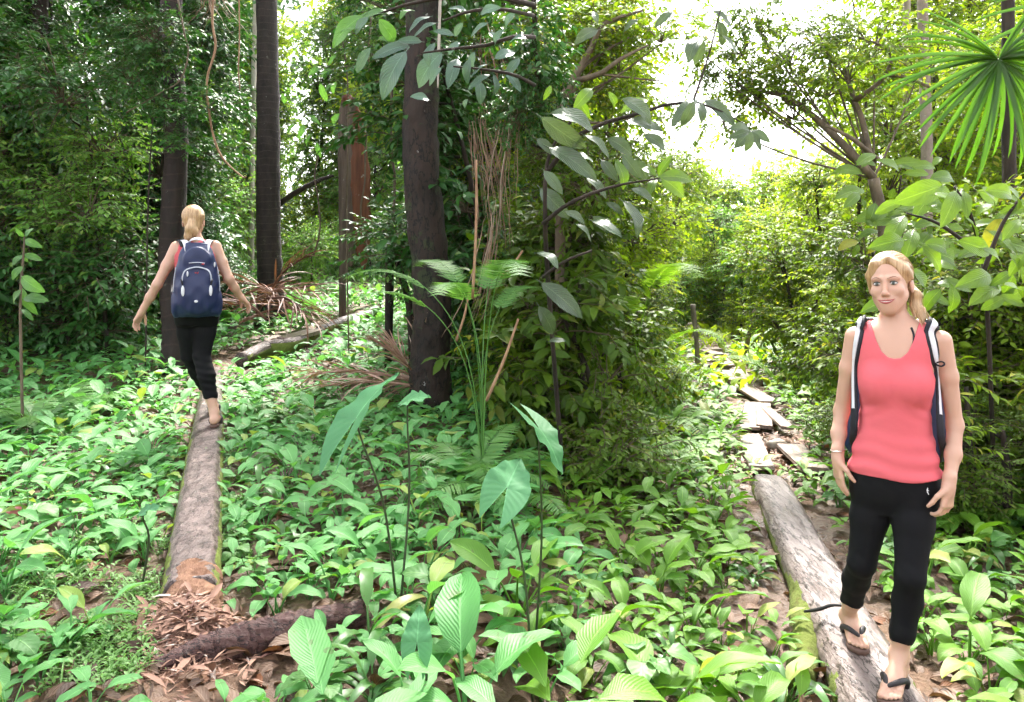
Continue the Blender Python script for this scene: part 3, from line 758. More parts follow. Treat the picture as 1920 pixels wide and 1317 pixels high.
# the other half: banks of the board path
thicket(1010, 1150, 44, 6.4, 7.4, 1.7, 2.5, ['olive', 'olivebig', 'hang', 'warmbig'], 'dark olive shrub on the shaded bank', 'shrubs on the shaded bank', 9, s=(.45, .65), name='shrub', cat='shrub', zlow=.15, frm='planks', lm=1330)
thicket(1130, 1215, 36, 8.2, 10.0, .9, 1.7, ['warm', 'olive'], 'green shrub at the end of the shaded bank', 'shrubs at the end of the shaded bank', 10, s=(.35, .5), name='shrub', cat='shrub', zlow=.15, frm='planks', lm=1330)
thicket(1000, 1180, 56, 9.5, 11.5, 4.6, 6.2, ['warm', 'olive', 'yellow'], 'leafy tree rising over the shaded bank', 'trees over the shaded bank', 11, s=(.6, .85), keep=sky_gap, frm='white sky gap', lm=1380)
thicket(1010, 1220, 64, 14.0, 18.0, 5.5, 8.0, ['yellow', 'warm'], 'yellow-green tree behind the shaded bank', 'trees behind the shaded bank', 12, s=(.8, 1.1), keep=sky_gap, frm='white sky gap', lm=1380)
thicket(1225, 1570, 34, 16.5, 22.0, 1.2, 3.2, ['yellow', 'yellow', 'glade'], 'sunlit yellow-green bush in the far glade', 'sunlit bushes at the end of the board path', 13, s=(.5, .9), name='bush', cat='bush', keep=sky_gap, zlow=.2, frm='farthest plank', lm=1325)
thicket(1200, 1600, 56, 24.0, 30.0, 4.0, 5.6, ['yellow', 'glade', 'yellow'], 'pale tree under the white sky', 'pale trees under the white sky', 14, s=(1.0, 1.4), keep=sky_gap, frm='forked tree over the near bank', lm=1640)
thicket(1500, 1660, 40, 9.5, 12.5, 1.2, 2.5, ['warm', 'yellow', 'warm'], 'bright bush on the open bank', 'bushes on the open bank', 15, s=(.45, .7), name='bush', cat='bush', zlow=.2, frm='woman in the coral top', lm=1680)
thicket(1640, 2120, 50, 6.3, 8.0, 1.6, 2.5, ['warm', 'warmbig', 'warm', 'olive'], 'leafy bush on the near bank', 'bushes on the near bank', 16, s=(.5, .75), name='bush', cat='bush', zlow=.15, frm='woman in the coral top', lm=1680)
thicket(1790, 2160, 56, 4.9, 5.8, 0.7, 1.1, ['olive', 'warmbig'], 'dark leafy shrub under the fan palm', 'shrubs under the fan palm', 17, s=(.3, .45), name='shrub', cat='shrub', zlow=.15, frm='woman in the coral top', lm=1680)
thicket(1620, 2160, 64, 10.5, 14.0, 4.6, 6.8, ['warm', 'sparse', 'yellow'], 'gappy leafy tree behind the forked tree', 'trees behind the forked tree', 18, s=(.65, .95), keep=sky_gap, frm='white sky gap', lm=1380)
thicket(1680, 2260, 90, 16.0, 21.0, 6.5, 10.5, ['yellow', 'warm'], 'tall yellow-green tree far behind the fan palm', 'tall trees behind the fan palm', 19, s=(1.0, 1.5), keep=sky_gap, frm='white sky gap', lm=1380)

# far forest that closes the view: reads as one mass
q = np.random.default_rng(77)
g = Geo()
T = blade(0.42, 0.2, 2, 2, 0.2, 0.8, 0.3, 0, 0.45, 0.7)
for x0, x1, zt, m in ((-34, -8.5, 16, 0), (-8.5, -3.5, 17, 1), (-3.5, 4.5, 14, 0), (4.5, 13.0, 5.4, 1), (13.0, 34, 12.5, 1)):
    n = int((x1 - x0) * zt * 48)
    x = q.uniform(x0, x1, n); y = q.uniform(31, 36, n)
    z = q.uniform(-.2, 1, n) ** 1.0 * zt * (0.86 + 0.14 * np.sin(x * 1.3) + .08 * np.sin(x * 3.1))
    d = np.stack([q.normal(0, 1, n), q.normal(-.5, .6, n), q.normal(-.4, .5, n)], -1); nn = np.stack([q.normal(0, .4, n), q.normal(-.5, .4, n), np.ones(n)], -1)
    stamp(g, *T, np.stack([x, y, z], -1), frames(d, nn), q.uniform(.6, 1.5, n), q.uniform(0, 1, n), m)
kind(link('far_forest', g.mesh('far_forest', [M_TREE_L, M_TREE_Y])), 'stuff', 'far wall of forest foliage closing the view')

# ------------------------------------------------------------------ the named trunks
def tall(px_b, px_t, Y, wpx, name, label, bark, seed, ztop=9.5, crown=(), rough=0.085, flare=1.3, ns=26):
    b = gcol(px_b, Y); r = wpx / 2 / FPX * Y
    t = pix(px_t, 20, Y)
    up = t + (t - b) * ((ztop - t.z) / max(t.z - b.z, .1))
    return tree(name, label, b, [b.lerp(t, .12), b.lerp(t, .3) + Vector((r * .35 * math.sin(seed), 0, 0)), b.lerp(t, .65) - Vector((r * .3 * math.sin(seed * 2.1), 0, 0)), t, up], [r * flare * 1.15, r * 1.1, r * 1.02, r * .98, r * .93, r * .85, r * .75], crown, bark, 'tree', None, ns, rough, seed, n=60, limb_r=.06)
def high(px, Y, z, s, st='dark'): return (st, pix(px, 480, Y) + Vector((0, 0, z - CAM_Z)), s)
tall(331, 321, 9.4, 44, 'palm_tree', 'dark ringed trunk rising behind the head of the backpack woman', M_PALMB, 5, 10, [high(250, 10, 9.6, 1.8), high(360, 11, 10.0, 1.8)])
tall(508, 500, 12.6, 43, 'palm_tree', 'straight grey ringed trunk above the reddish heap of dead palm leaves', M_PALMG, 6, 10.5, [high(470, 13, 10.5, 1.7)])
tall(806, 792, 7.6, 68, 'rainforest_tree', 'thick flaking brown trunk behind the arching fern', M_BIGB, 7, 8.5, [high(860, 7.5, 8.4, 1.6), high(700, 8.5, 9.0, 1.5)], rough=0.13, flare=1.15, ns=30)
tall(62, 70, 11.6, 40, 'rainforest_tree', 'dark trunk half hidden by leaves at the edge of the thicket', M_BARK, 8, 9.0, [high(0, 8.5, 8.6, 1.7), high(130, 9.5, 9.0, 1.6)])
tall(95, 93, 12.0, 13, 'rainforest_tree', 'slim dark trunk just beside the half-hidden trunk', M_BARK, 9, 9.0, [high(120, 12, 9.2, 1.6)])
tall(470, 479, 17, 10, 'pale_tree', 'thin white trunk just behind the grey ringed trunk', M_PALEB, 10, 9.0, [high(520, 17, 10.5, 1.6, 'glade')])
tall(1745, 1730, 9.5, 21, 'pale_tree', 'mottled pale trunk rising beside the fan palm', M_PINKB, 11, 9.0, [high(1760, 9.5, 8.6, 1.4, 'sparse')], rough=.08)
tall(1690, 1700, 12.5, 15, 'pale_tree', 'slim pale trunk behind the forked tree', M_PINKB, 12, 9.0, [high(1700, 12.5, 8.8, 1.3, 'sparse')], rough=.08)
tall(1905, 1890, 8.5, 26, 'rainforest_tree', 'brown trunk half hidden behind the fan palm', M_BARK, 13, 8.0, [high(1900, 8.5, 8.0, 1.5, 'warm')])

# forked tree over the near bank
Y = 7.2; b = gcol(1668, Y)
tree('forked_tree', 'forked tree leaning over the near bank with bare dark limbs', b, [pix(1660, 470, Y), pix(1638, 335, Y)], [0.06, 0.055, 0.05],
     [('sparse', pix(1490, 190, 7.6), .62, .5), ('sparse', pix(1590, 120, 7.4), .6, .5), ('sparse', pix(1640, 60, 7.3), .6, .5), ('warm', pix(1420, 160, 7.8), .5, .4), ('sparse', pix(1720, 110, 7.4), .55, .45), ('olive', pix(1545, 60, 7.6), .4, .35), ('sparse', pix(1360, 215, 8.0), .5, .4), ('sparse', pix(1300, 60, 7.8), .5, .4), ('sparse', pix(1390, 70, 7.8), .6, .5), ('sparse', pix(1480, 90, 7.6), .6, .5), ('hang', pix(1345, 120, 7.6), .35, .35), ('sparse', pix(1550, 150, 7.5), .6, .5), ('hang', pix(1420, 30, 7.6), .4, .35)], M_BRANCH, 'tree', None, 10, .1, 4,
     limbs=[([pix(1638, 335, Y), pix(1590, 280, Y), pix(1530, 222, Y + .2), pix(1470, 180, Y + .3), pix(1405, 170, Y + .5)], [.045, .038, .026, .012]),
            ([pix(1645, 300, Y), pix(1600, 262, Y - .1), pix(1548, 235, Y - .1)], [.03, .022, .012]),
            ([pix(1636, 320, Y), pix(1618, 230, Y + .1), pix(1602, 190, Y + .1), pix(1585, 130, Y + .2)], [.035, .03, .026, .012]),
            ([pix(1602, 190, Y + .1), pix(1632, 168, Y), pix(1662, 140, Y), pix(1668, 95, Y), pix(1610, 70, Y)], [.026, .022, .02, .016, .008]),
            ([pix(1662, 140, Y), pix(1700, 146, Y), pix(1745, 165, Y)], [.02, .018, .010])], limb_r=.012)
# branching tree over the shaded bank
Y = 6.8; b = gcol(1052, Y)
tree('forked_tree', 'pale branching tree spreading over the shaded bank into the white sky', b, [pix(1050, 420, Y), pix(1052, 195, Y)], [0.05, 0.045, 0.04],
     [('sparse', pix(1105, 60, 7.0), .55, .5), ('sparse', pix(1160, 110, 7.2), .5, .4), ('warm', pix(1060, 70, 7.4), .6, .5), ('warm', pix(1110, 160, 7.6), .5, .4), ('sparse', pix(1240, 50, 7.0), .5, .4), ('sparse', pix(1190, 190, 7.2), .5, .4), ('warm', pix(1150, 40, 7.3), .5, .4)], M_BRANCH, 'tree', None, 10, .1, 14,
     limbs=[([pix(1052, 195, Y), pix(1075, 150, Y), pix(1112, 85, Y), pix(1132, 45, Y), pix(1205, 20, Y)], [.038, .036, .026, .022, .010]),
            ([pix(1078, 152, Y), pix(1125, 138, Y - .1), pix(1165, 110, Y - .1), pix(1215, 85, Y)], [.03, .022, .018, .008]),
            ([pix(1060, 185, Y), pix(1100, 120, Y + .1), pix(1180, 70, Y + .1)], [.02, .017, .008]),
            ([pix(1130, 140, Y - .1), pix(1180, 146, Y), pix(1240, 152, Y)], [.012, .010, .005])], limb_r=.012)
pole('sapling', 'thin upright stem in front of the branching tree', [gcol(1036, 7.6) + Vector((0, 0, -.1)), pix(1044, 300, 7.6), pix(1050, 10, 7.6), pix(1050, -80, 7.6)], [.016, .015, .012], M_BRANCH, n=20, cat='sapling', seed=5)

tree('understory_tree', 'leafy young tree whose sprays hang in front of the dark ringed trunk', gcol(272, 8.9), [pix(278, 380, 8.9), pix(290, 180, 8.9), pix(300, 40, 8.9)], [.009, .008, .006],
     [('darkbig', pix(322, 200, 8.7), .34, .22), ('darkbig', pix(345, 262, 8.7), .26, .16), ('dark', pix(290, 60, 8.8), .5, .4), ('darkbig', pix(392, 190, 8.6), .34, .24), ('dark', pix(250, 140, 8.9), .45, .4), ('darkbig', pix(310, 100, 8.7), .3, .25)], seed=77, limb_r=.008)
# saplings with a few leaves, vines
def vine(label, pts, rad, mat=M_VINE, seed=0, group=None):
    return pole('hanging_vine', label, pts, rad, mat, 6, .12, seed, 40, 'vine', group)
Y = 8.6
vine('long orange-brown vine hanging between the two ringed trunks', [pix(402, -40, Y), pix(398, 40, Y), pix(404, 90, Y), pix(388, 150, Y), pix(392, 210, Y), pix(402, 262, Y), pix(420, 300, Y), pix(455, 332, Y), pix(462, 331, Y)], [.014, .013, .012, .008], seed=1)
vine('thin pale vine crossing in front of the dark ringed trunk', [pix(330, -20, Y), pix(345, 60, Y), pix(353, 100, Y), pix(338, 150, Y), pix(300, 175, Y), pix(236, 212, Y)], [.010, .009, .006], M_BRANCH, 2)
vine('thin straight vine dangling beside the grey ringed trunk', [pix(448, -20, 10), pix(449, 70, 10), pix(447, 130, 10), pix(450, 170, 10)], [.010, .008], seed=3)
vine('slack brown vine looping down behind the split stump', [pix(696, 30, 12), pix(690, 110, 12), pix(702, 180, 12), pix(686, 260, 12), pix(684, 340, 12), pix(676, 400, 12), pix(690, 470, 12)], [.016, .014, .012], M_BRANCH, 4)
vine('pale taut aerial root hanging in front of the flaking trunk', [pix(826, -30, 6.6), pix(823, 80, 6.6), pix(821, 165, 6.6)], [.014, .013, .008], M_PALEB, 5)
vine('curly vine rising from the reddish heap', [pix(588, 480, 12), pix(600, 430, 12), pix(596, 370, 12), pix(590, 330, 12), pix(600, 280, 12)], [.014, .012, .01], M_BRANCH, 6)
vine('thin liana hanging beyond the flaking trunk', [pix(735, 150, 11), pix(733, 260, 11), pix(740, 350, 11), pix(733, 460, 11)], [.024, .022, .02], M_BRANCH, 7)
b0 = gpx(728, 690); pole('dead_sapling', 'dark dead stem standing in front of the flaking trunk', [b0 + Vector((0, 0, -.1)), pix(730, 560, b0.y), pix(731, 452, b0.y)], [.05, .05, .055], M_BIGB, cat='dead stem', seed=8)
pole('dead_sapling', 'dark dead stem leaning against its neighbour near the flaking trunk', [gcol(775, b0.y) + Vector((0, 0, -.1)), pix(768, 580, b0.y), pix(752, 515, b0.y), pix(738, 462, b0.y)], [.05, .045, .035], M_BARK, cat='dead stem', seed=9)
b0 = gcol(470, 12.2); pole('dead_branch', 'bare dark branch propped up beside the grey ringed trunk', [pix(520, 385, 13), pix(560, 358, 12.7), pix(600, 338, 12.6), pix(625, 330, 12.5)], [.05, .04, .02], M_BARK, cat='branch', seed=10)

# split stump: two grey staves and a red slab hanging from one broken top
Y = 13.0; b = gcol(650, Y)
e = empty('split_stump', 'tall split dead stump with a red slab torn away from grey staves', 'stump', b)
def stave(pts, w, mat, name, seed, sq=0.45):
    gg = Geo(); P = smooth_path(pts, 30)
    V, F, U, C = tube(P - np.array(b), w, 12, 0.22, seed)
    gg.add(V * np.array([1, sq, 1]) + np.array([0, 0, 0]), F, U)
    gg.F.append(np.concatenate([C, -np.ones((len(C), 1), int)], 1)); gg.M.append(np.zeros(len(C), int))
    return link(name, gg.mesh(name, mat), e)
stave([pix(642, 612, Y), pix(643, 400, Y), pix(644, 240, Y), pix(651, 182, Y)], [.06, .07, .09, .10], M_STUMPG, 'stave', 1)
stave([pix(657, 500, Y), pix(655, 470, Y), pix(656, 330, Y), pix(657, 230, Y), pix(655, 184, Y)], [.03, .10, .10, .10, .09], M_STUMPG, 'stave', 2)
stave([pix(682, 505, Y), pix(679, 460, Y), pix(674, 340, Y), pix(667, 240, Y), pix(659, 188, Y)], [.02, .13, .17, .13, .07], M_STUMPR, 'torn_slab', 3, 0.3)
stave([pix(651, 200, Y), pix(652, 186, Y), pix(653, 178, Y)], [.08, .10, .05], M_STUMPR, 'broken_top', 4, 0.8)
# ------------------------------------------------------------------ broad-leaved ground plants
LEAF_L, LEAF_R, LEAF_LOW = [], [], []
for i in range(8):
    q = np.random.default_rng(500 + i)
    pl = q.uniform(.10, .20); L_ = q.uniform(.15, .23); W_ = L_ * q.uniform(.40, .50)
    st = stalk_path(pl, q.uniform(1.25, 1.45), q.uniform(.75, 1.15))
    el = q.uniform(.25, .75); ar = q.uniform(.7, 1.35)
    B_ = blade(L_, W_, 7, 4, el, ar, q.uniform(.15, .35), q.uniform(.03, .09), q.uniform(.42, .5), .72, st[-1], i, q.normal(0, .25))
    B2 = blade(L_, W_, 3, 2, el, ar, .25, 0, .45, .72, st[-1], i)
    for lst, m in ((LEAF_L, M_PLANT_L), (LEAF_R, M_PLANT_R)):
        gg = Geo(); gg.add(*B_, i / 8); add_tube(gg, st, [.0055, .0035], 4, cap=False, T=i / 8)
        lst.append(gg.mesh('leaf', m))
    LEAF_LOW.append(B2)

LEAF_N, LEAF_H = [], []                                  # two other kinds in the bed: narrow dark blades, small heart-shaped leaves
for i in range(4):
    q = np.random.default_rng(700 + i)
    st = stalk_path(q.uniform(.05, .12), 1.35, .9); gg = Geo()
    gg.add(*blade(q.uniform(.18, .26), .045, 8, 2, q.uniform(.6, 1.0), q.uniform(1.2, 1.9), .3, .03, .4, .6, st[-1], i), i / 4); add_tube(gg, st, [.005, .003], 4, cap=False, T=i / 4); LEAF_N.append(gg.mesh('leaf', M_NARROW))
    st = stalk_path(q.uniform(.10, .20), 1.5, 1.2); gg = Geo()
    gg.add(*blade(.095, .085, 6, 4, .1, .7, .2, .05, .32, .6, st[-1], i), i / 4); add_tube(gg, st, [.004, .0025], 4, cap=False, T=i / 4); LEAF_H.append(gg.mesh('leaf', M_HEART))
LOG_L = (np.array([-1.22, 3.0]), np.array([-3.55, 9.5])); LOG_R = (np.array([1.30, 2.1]), np.array([1.97, 6.2]))
def seg_d(x, y, S):
    a, b = S; ab = b - a; t = np.clip(((x - a[0]) * ab[0] + (y - a[1]) * ab[1]) / (ab @ ab), 0, 1)
    return np.hypot(x - a[0] - t * ab[0], y - a[1] - t * ab[1])
BOARD = [np.array(gpx(*p)[:2]) for p in ((1460, 880), (1440, 800), (1400, 740), (1365, 690), (1325, 655))]
FARL = [np.array(gpx(*p)[:2]) for p in ((400, 690), (460, 672), (540, 640), (600, 620), (680, 590), (740, 582))]
BPX = []
for x0, y0, x1, y1 in ((1405, 812, 1412, 763), (1433, 811, 1431, 766), (1477, 815, 1434, 774), (1442, 762, 1384, 726), (1380, 722, 1375, 702), (1366, 692, 1350, 676), (1306, 681, 1345, 683), (1344, 661, 1313, 655), (1450, 895, 1440, 815), (1400, 690, 1365, 700),
                       (452, 676, 500, 655), (500, 655, 600, 622), (600, 622, 700, 592), (400, 690, 395, 720), (372, 800, 355, 1000), (310, 1245, 460, 1205), (460, 1205, 540, 1185)):
    BPX += [(x0 + (x1 - x0) * t, y0 + (y1 - y0) * t) for t in np.linspace(0, 1, 6)]
BPX = np.array(BPX)
CROSS = (np.array(gpx(292, 1262)[:2]), np.array(gpx(640, 1160)[:2]))
HEAP1, HEAP2 = gpx(520, 595), gpx(745, 770)
BARE = [(gpx(a, b), w) for a, b, w in ((1450, 868, .42), (880, 1080, .2), (915, 1190, .17), (1400, 1150, .17), (1560, 980, .25), (1590, 1090, .16))]
def free(x, y, r):
    if seg_d(x, y, LOG_L) < .11 + .30 * r or seg_d(x, y, LOG_R) < .19 + .55 * r: return False
    if seg_d(x, y, CROSS) < .08 + .4 * r: return False
    if math.hypot((x + 1.22) / .36, (y - 2.95) / .42) < 1: return False
    for A in (BOARD, FARL):
        for a, b in zip(A[:-1], A[1:]):
            if seg_d(x, y, (a, b)) < .26 + .3 * r: return False
    for c, w in BARE:
        if math.hypot(x - c.x, y - c.y) < w: return False
    px = CXP + FPX * x / y; zg = gz(x, y)
    p0 = CYP + FPX * (CAM_Z - zg) / y; p1 = CYP + FPX * (CAM_Z - zg - 1.1 * r) / y; hw = .6 * r * FPX / y
    if np.any((np.abs(BPX[:, 0] - px) < hw + 6) & (BPX[:, 1] > p1) & (BPX[:, 1] < p0)): return False
    py = CYP + FPX * (CAM_Z - gz(x, y)) / y
    if px < 320 and py > 1060 and not (py > 1190 and 150 < px < 300) and not px < 90 + 60 * math.sin(y * 9): return False   # the seedling patch
    return True

q = np.random.default_rng(91)
cand = []
cell = {}
for _ in range(42000):
    Y_ = 2.25 + 12.5 * q.uniform() ** 0.62
    x = q.uniform(-.72, .72) * Y_
    sc = q.uniform(.5, 1.15)
    if Y_ < 3.6 and (x > -.6): sc *= q.uniform(1.05, 1.5)
    r = .155 * sc * (1 + .05 * max(Y_ - 4, 0))
    key = (int(x / .35), int(Y_ / .35)); ok = True
    for i in (-1, 0, 1):
        for j in (-1, 0, 1):
            for (a, b, rr) in cell.get((key[0] + i, key[1] + j), ()):
                if (a - x) ** 2 + (b - Y_) ** 2 < (.47 * (r + rr)) ** 2: ok = False
    if ok and free(x, Y_, sc * .25):
        cell.setdefault(key, []).append((x, Y_, r)); cand.append((x, Y_, sc))
def frame_px(x, y, z): return CXP + FPX * x / y, CYP + FPX * (CAM_Z - z) / y
def in_view(c):
    px, py = frame_px(c[0], c[1], gz(c[0], c[1]) + .15)
    return -30 < px < 1950 and py < 1340
vis = sorted([c for c in cand if in_view(c)], key=lambda c: -c[2] / c[1])
near, rest = vis[:290], vis[290:] + [c for c in cand if not in_view(c)]

LMK = [('heaped wood chips', gpx(345, 1170)), ('end of the dark crosswise log', gpx(655, 1165)), ('mossy short log', gpx(1510, 1150)), ('pale stone by the planks', gpx(1454, 840)), ('pale arrow leaf by the worn log', gpx(262, 985)),
       ('feet of the walking woman', gpx(368, 800)), ('small bluish arrow leaf', gpx(790, 1270)), ('tall arrow-leaved plant', gpx(735, 985)), ('dark drooping arrow leaf', gpx(1010, 1080)), ('sandals of the smiling woman', gpx(1680, 1295)),
       ('tan palm litter', gpx(720, 790)), ('pink fallen bud', gpx(44, 1000)), ('bright fern at the thicket edge', gpx(70, 800)), ('thin grey post', gpx(1309, 720)), ('foot of the flaking trunk', gpx(806, 745)), ('slanting narrow plank', gpx(1480, 800)),
       ('thin black root', gpx(1500, 1140)), ('shaded bank of olive shrubs', gpx(1080, 830)), ('leaning dry stick', gpx(912, 800)), ('middle of the worn log', gpx(350, 930)), ('far end of the pale stripped log', gpx(1400, 900)), ('shrubs under the fan palm', gpx(1850, 900)), ('water between the plants', gpx(890, 1090)), ('seedling patch', gpx(200, 1150))]
assign = {}
for c in near:
    d = [math.hypot(c[0] - p.x, c[1] - p.y) for _, p in LMK]; i = int(np.argmin(d)); assign.setdefault(i, []).append((d[i], c))
NUM = {}
ORDN = ['nearest', 'second-nearest', 'third-nearest'] + [w + '-nearest' for w in ORD[3:]] + [t + u + '-nearest' for t in ('twenty-', 'thirty-', 'forty-') for u in 'first second third fourth fifth sixth seventh eighth ninth'.split()]
for i, rows in assign.items():
    for j, (d, c) in enumerate(sorted(rows)):
        size = 'large' if c[2] > 1.15 else ('small' if c[2] < .7 else 'mid-sized')
        NUM[c] = (f'{size} leafy ground plant, {ORDN[min(j, len(ORDN) - 1)]} to the {LMK[i][0]}', f'ground plants by the {LMK[i][0]}')

for (x, y, sc) in near:
    z = gz(x, y)
    lab, grp = NUM[(x, y, sc)]
    e = empty('ginger_plant', lab, 'plant', (x, y, z - .01), grp)
    warm = x > 0.03 * y + q.normal(0, .25)
    nl = int(q.integers(5, 10)); a0 = q.uniform(0, 6.28)
    u_ = q.uniform(); fam = LEAF_N if u_ < .10 else LEAF_H if u_ < .17 else (LEAF_R if warm else LEAF_L)
    if u_ < .17: nl += 3
    for k in range(nl):
        me = fam[int(q.integers(len(fam)))]
        a = a0 + k * 2.4 + q.normal(0, .25)
        tl = q.normal(0, .14)
        M = Matrix.Rotation(a, 4, 'Z') @ Matrix.Rotation(tl, 4, 'X') @ Matrix.Rotation(q.normal(0, .16), 4, 'Y') @ Matrix.Scale(sc * q.uniform(.65, 1.15) * (1.0 if k < 5 else .8), 4)
        M.translation = (math.cos(a) * .008, math.sin(a) * .008, 0)
        link('leaf', me, e, M)

# the rest of the cover: too many and too small to pick apart
g = Geo()
PP = {i: [] for i in range(8)}
for (x, y, sc) in rest:
    z = gz(x, y); warm = x > 0.03 * y
    nl = int(q.integers(6, 10)) if y < 9 else 6
    for k in range(nl):
        PP[int(q.integers(8))].append((x, y, z, q.uniform(0, 6.28), q.normal(0, .15), sc * q.uniform(.7, 1.15) * (1 + .04 * max(y - 5, 0)), warm))
for i, rows in PP.items():
    A = np.array(rows, float)
    for wv in (0, 1):
        a = A[A[:, 6] == wv]
        if not len(a): continue
        d = np.stack([np.cos(a[:, 3]), np.sin(a[:, 3]), a[:, 4]], -1)
        nn = np.stack([q.normal(0, .15, len(a)), q.normal(0, .15, len(a)), np.ones(len(a))], -1)
        stamp(g, *LEAF_LOW[i], a[:, :3], frames(d, nn), a[:, 5], q.uniform(0, 1, len(a)), wv)
kind(link('ground_cover', g.mesh('ground_cover', [M_PLANT_L, M_PLANT_R])), 'stuff', 'carpet of smaller broad-leaved plants over the forest floor')

# far low cover in the glades
g = Geo(); T = blade(.20, .08, 2, 2, .7, 1.2, .25)
for x0, x1, y0, y1, m, n in ((-14, 0, 12, 26, 0, 6000), (-1, 16, 10, 26, 1, 7000)):
    y = q.uniform(y0, y1, n); x = q.uniform(x0, x1, n)
    keepm = np.ones(n, bool)
    for A in (BOARD, FARL):
        for a, b in zip(A[:-1], A[1:]): keepm &= np.hypot(x - (a[0] + b[0]) / 2, y - (a[1] + b[1]) / 2) > .45
    x, y = x[keepm], y[keepm]; n = len(x)
    a = q.uniform(0, 6.28, n); d = np.stack([np.cos(a), np.sin(a), q.uniform(.2, 1.0, n)], -1)
    stamp(g, *T, np.stack([x, y, ground(x, y) + q.uniform(0, .12, n)], -1), frames(d, np.tile([0, 0, 1.0], (n, 1))), q.uniform(.8, 1.9, n), q.uniform(0, 1, n), m)
kind(link('undergrowth', g.mesh('undergrowth', [M_FERN, M_TREE_Y])), 'stuff', 'low bright undergrowth in the far glades')

# seedlings and grass blades round the rotten end and along the log
g = Geo()
sT = blade(.030, .014, 2, 2, .5, .9, .3); gT = blade(.16, .007, 4, 2, 1.25, 1.5, .4, 0, .3, .5)
pts = []
for _ in range(2600):
    u = q.uniform()
    if u < .62: px, py = q.uniform(20, 330), q.uniform(1020, 1310)
    elif u < .85: px, py = q.uniform(395, 470), q.uniform(840, 1080)
    else: px, py = q.uniform(180, 330), q.uniform(860, 1050)
    p = gpx(px, py)
    if math.sin(p.x * 9 + 2) + math.sin(p.y * 11) + q.normal(0, .5) > -.25 and seg_d(p.x, p.y, LOG_L) > .13: pts.append(p)
for p in pts:
    h = q.uniform(.01, .09); k = 5
    a = q.uniform(0, 6.28) + np.arange(k) * 1.3
    d = np.stack([np.cos(a), np.sin(a), np.full(k, .35)], -1)
    stamp(g, *sT, np.array(p)[None] + np.stack([np.zeros(k), np.zeros(k), h * (1 - .12 * np.arange(k))], -1), frames(d, np.tile([0, 0, 1.0], (k, 1))), q.uniform(.6, 1.2, k), q.uniform(0, 1, k))
kk = 900; idx = q.integers(0, len(pts), kk); P_ = np.array([tuple(pts[i]) for i in idx]) + np.c_[q.normal(0, .04, (kk, 2)), np.zeros(kk)]
a = q.uniform(0, 6.28, kk); d = np.stack([np.cos(a), np.sin(a), np.zeros(kk)], -1)
stamp(g, *gT, P_, frames(d, np.tile([0, 0, 1.0], (kk, 1))), q.uniform(.4, 1.1, kk), q.uniform(0, 1, kk))
kind(link('seedlings', g.mesh('seedlings', M_SEED)), 'stuff', 'fine pale green seedlings and grass beside the wood chips')

# ------------------------------------------------------------------ arrow-leaved aroids
def arrow_leaf(L, W, sinus=.60, arch=.5, seed=0):
    """a sagittate blade: petiole joint at the origin, tip along +Y, two hind lobes along -Y"""
    v = np.linspace(0, 1, 9); u = np.linspace(-1, 1, 5)
    w = W / 2 * (1 - v) ** .75 * (1 + .25 * v); w[-1] = .002
    X = w[:, None] * u; Yv = (v * L)[:, None] + 0 * u
    Z = -arch * L * (v ** 2)[:, None] * .5 + .22 * np.abs(X) + .01 * np.sin(v * 14 + seed)[:, None] * np.abs(u)
    V = [np.stack([X, Yv, Z], -1).reshape(-1, 3)]; F = [grid_faces(9, 5)]; U = [np.stack(np.broadcast_arrays(u * .5 + .5, v[:, None]), -1).reshape(-1, 2)]
    for s in (-1, 1):
        t = np.linspace(0, 1, 7); c = np.linspace(0, 1, 4)
        lw = W * .5 * (1 - t) ** .8 * (1 + .5 * t * (1 - t)); lw[-1] = .002
        x0 = s * (t * W * .22)
        X = x0[:, None] + s * c * lw[:, None] * .98; Yv = -(t * L * sinus * 1.5)[:, None] + 0 * c
        Z = -.10 * L * (t ** 2)[:, None] + .22 * np.abs(X)
        V.append(np.stack([X, Yv, Z], -1).reshape(-1, 3)); ff = grid_faces(7, 4)
        F.append((ff if s < 0 else ff[:, ::-1]) + sum(len(x) for x in V[:-1]))
        U.append(np.stack(np.broadcast_arrays(.5 + s * c * .5, t[:, None]), -1).reshape(-1, 2))
    return np.concatenate(V), np.concatenate(F), np.concatenate(U)
M_STALK = plain_mat('dark_stalk', (0.035, 0.05, 0.02), .5)
def aroid(label, leaves, foot, mat):
    b = gcol(*foot); e = empty('arrow_leaf_plant', label, 'plant', b)
    for i, (p, tip, L, W, nrm) in enumerate(leaves):
        p = Vector(p); gg = Geo(); gg.add(*arrow_leaf(L, W, seed=i), i * .3)
        R = frames(np.array(Vector(tip) - p), np.array(nrm, float))
        link('leaf', gg.mesh('leaf', mat), e, mat4(R, p - b))
        gg = Geo(); add_tube(gg, smooth_path([(0, 0, -.03), np.array(p - b) * .5 + [.02, .03, .04], np.array(p - b) * .9 + [0, .01, 0], np.array(p - b)], 14), [.006, .0045, .003], 6)
        link('stalk', gg.mesh('stalk', M_STALK), e)
aroid('tall blue-green arrow-leaved plant with a big blade in front of the tan palm litter',
      [(pix(668, 785, 3.1), pix(724, 690, 3.25), .27, .26, (-.75, -.55, .35)), (pix(765, 752, 3.3), pix(828, 722, 3.15), .13, .10, (-.3, -.4, .9))], (748, 3.35), M_ARROW)
aroid('blue-green arrow-leaved plant leaning in from the gap beside the tall ferns', [(pix(950, 915, 2.8), pix(985, 842, 2.95), .17, .17, (.35, -.45, .85))], (1000, 2.95), M_ARROW)
aroid('small bluish arrow-leaved plant standing in the large leaves by the crosswise log', [(pix(782, 1205, 2.5), pix(785, 1150, 2.55), .115, .10, (0, -.9, .45))], (790, 2.6), M_ARROW)
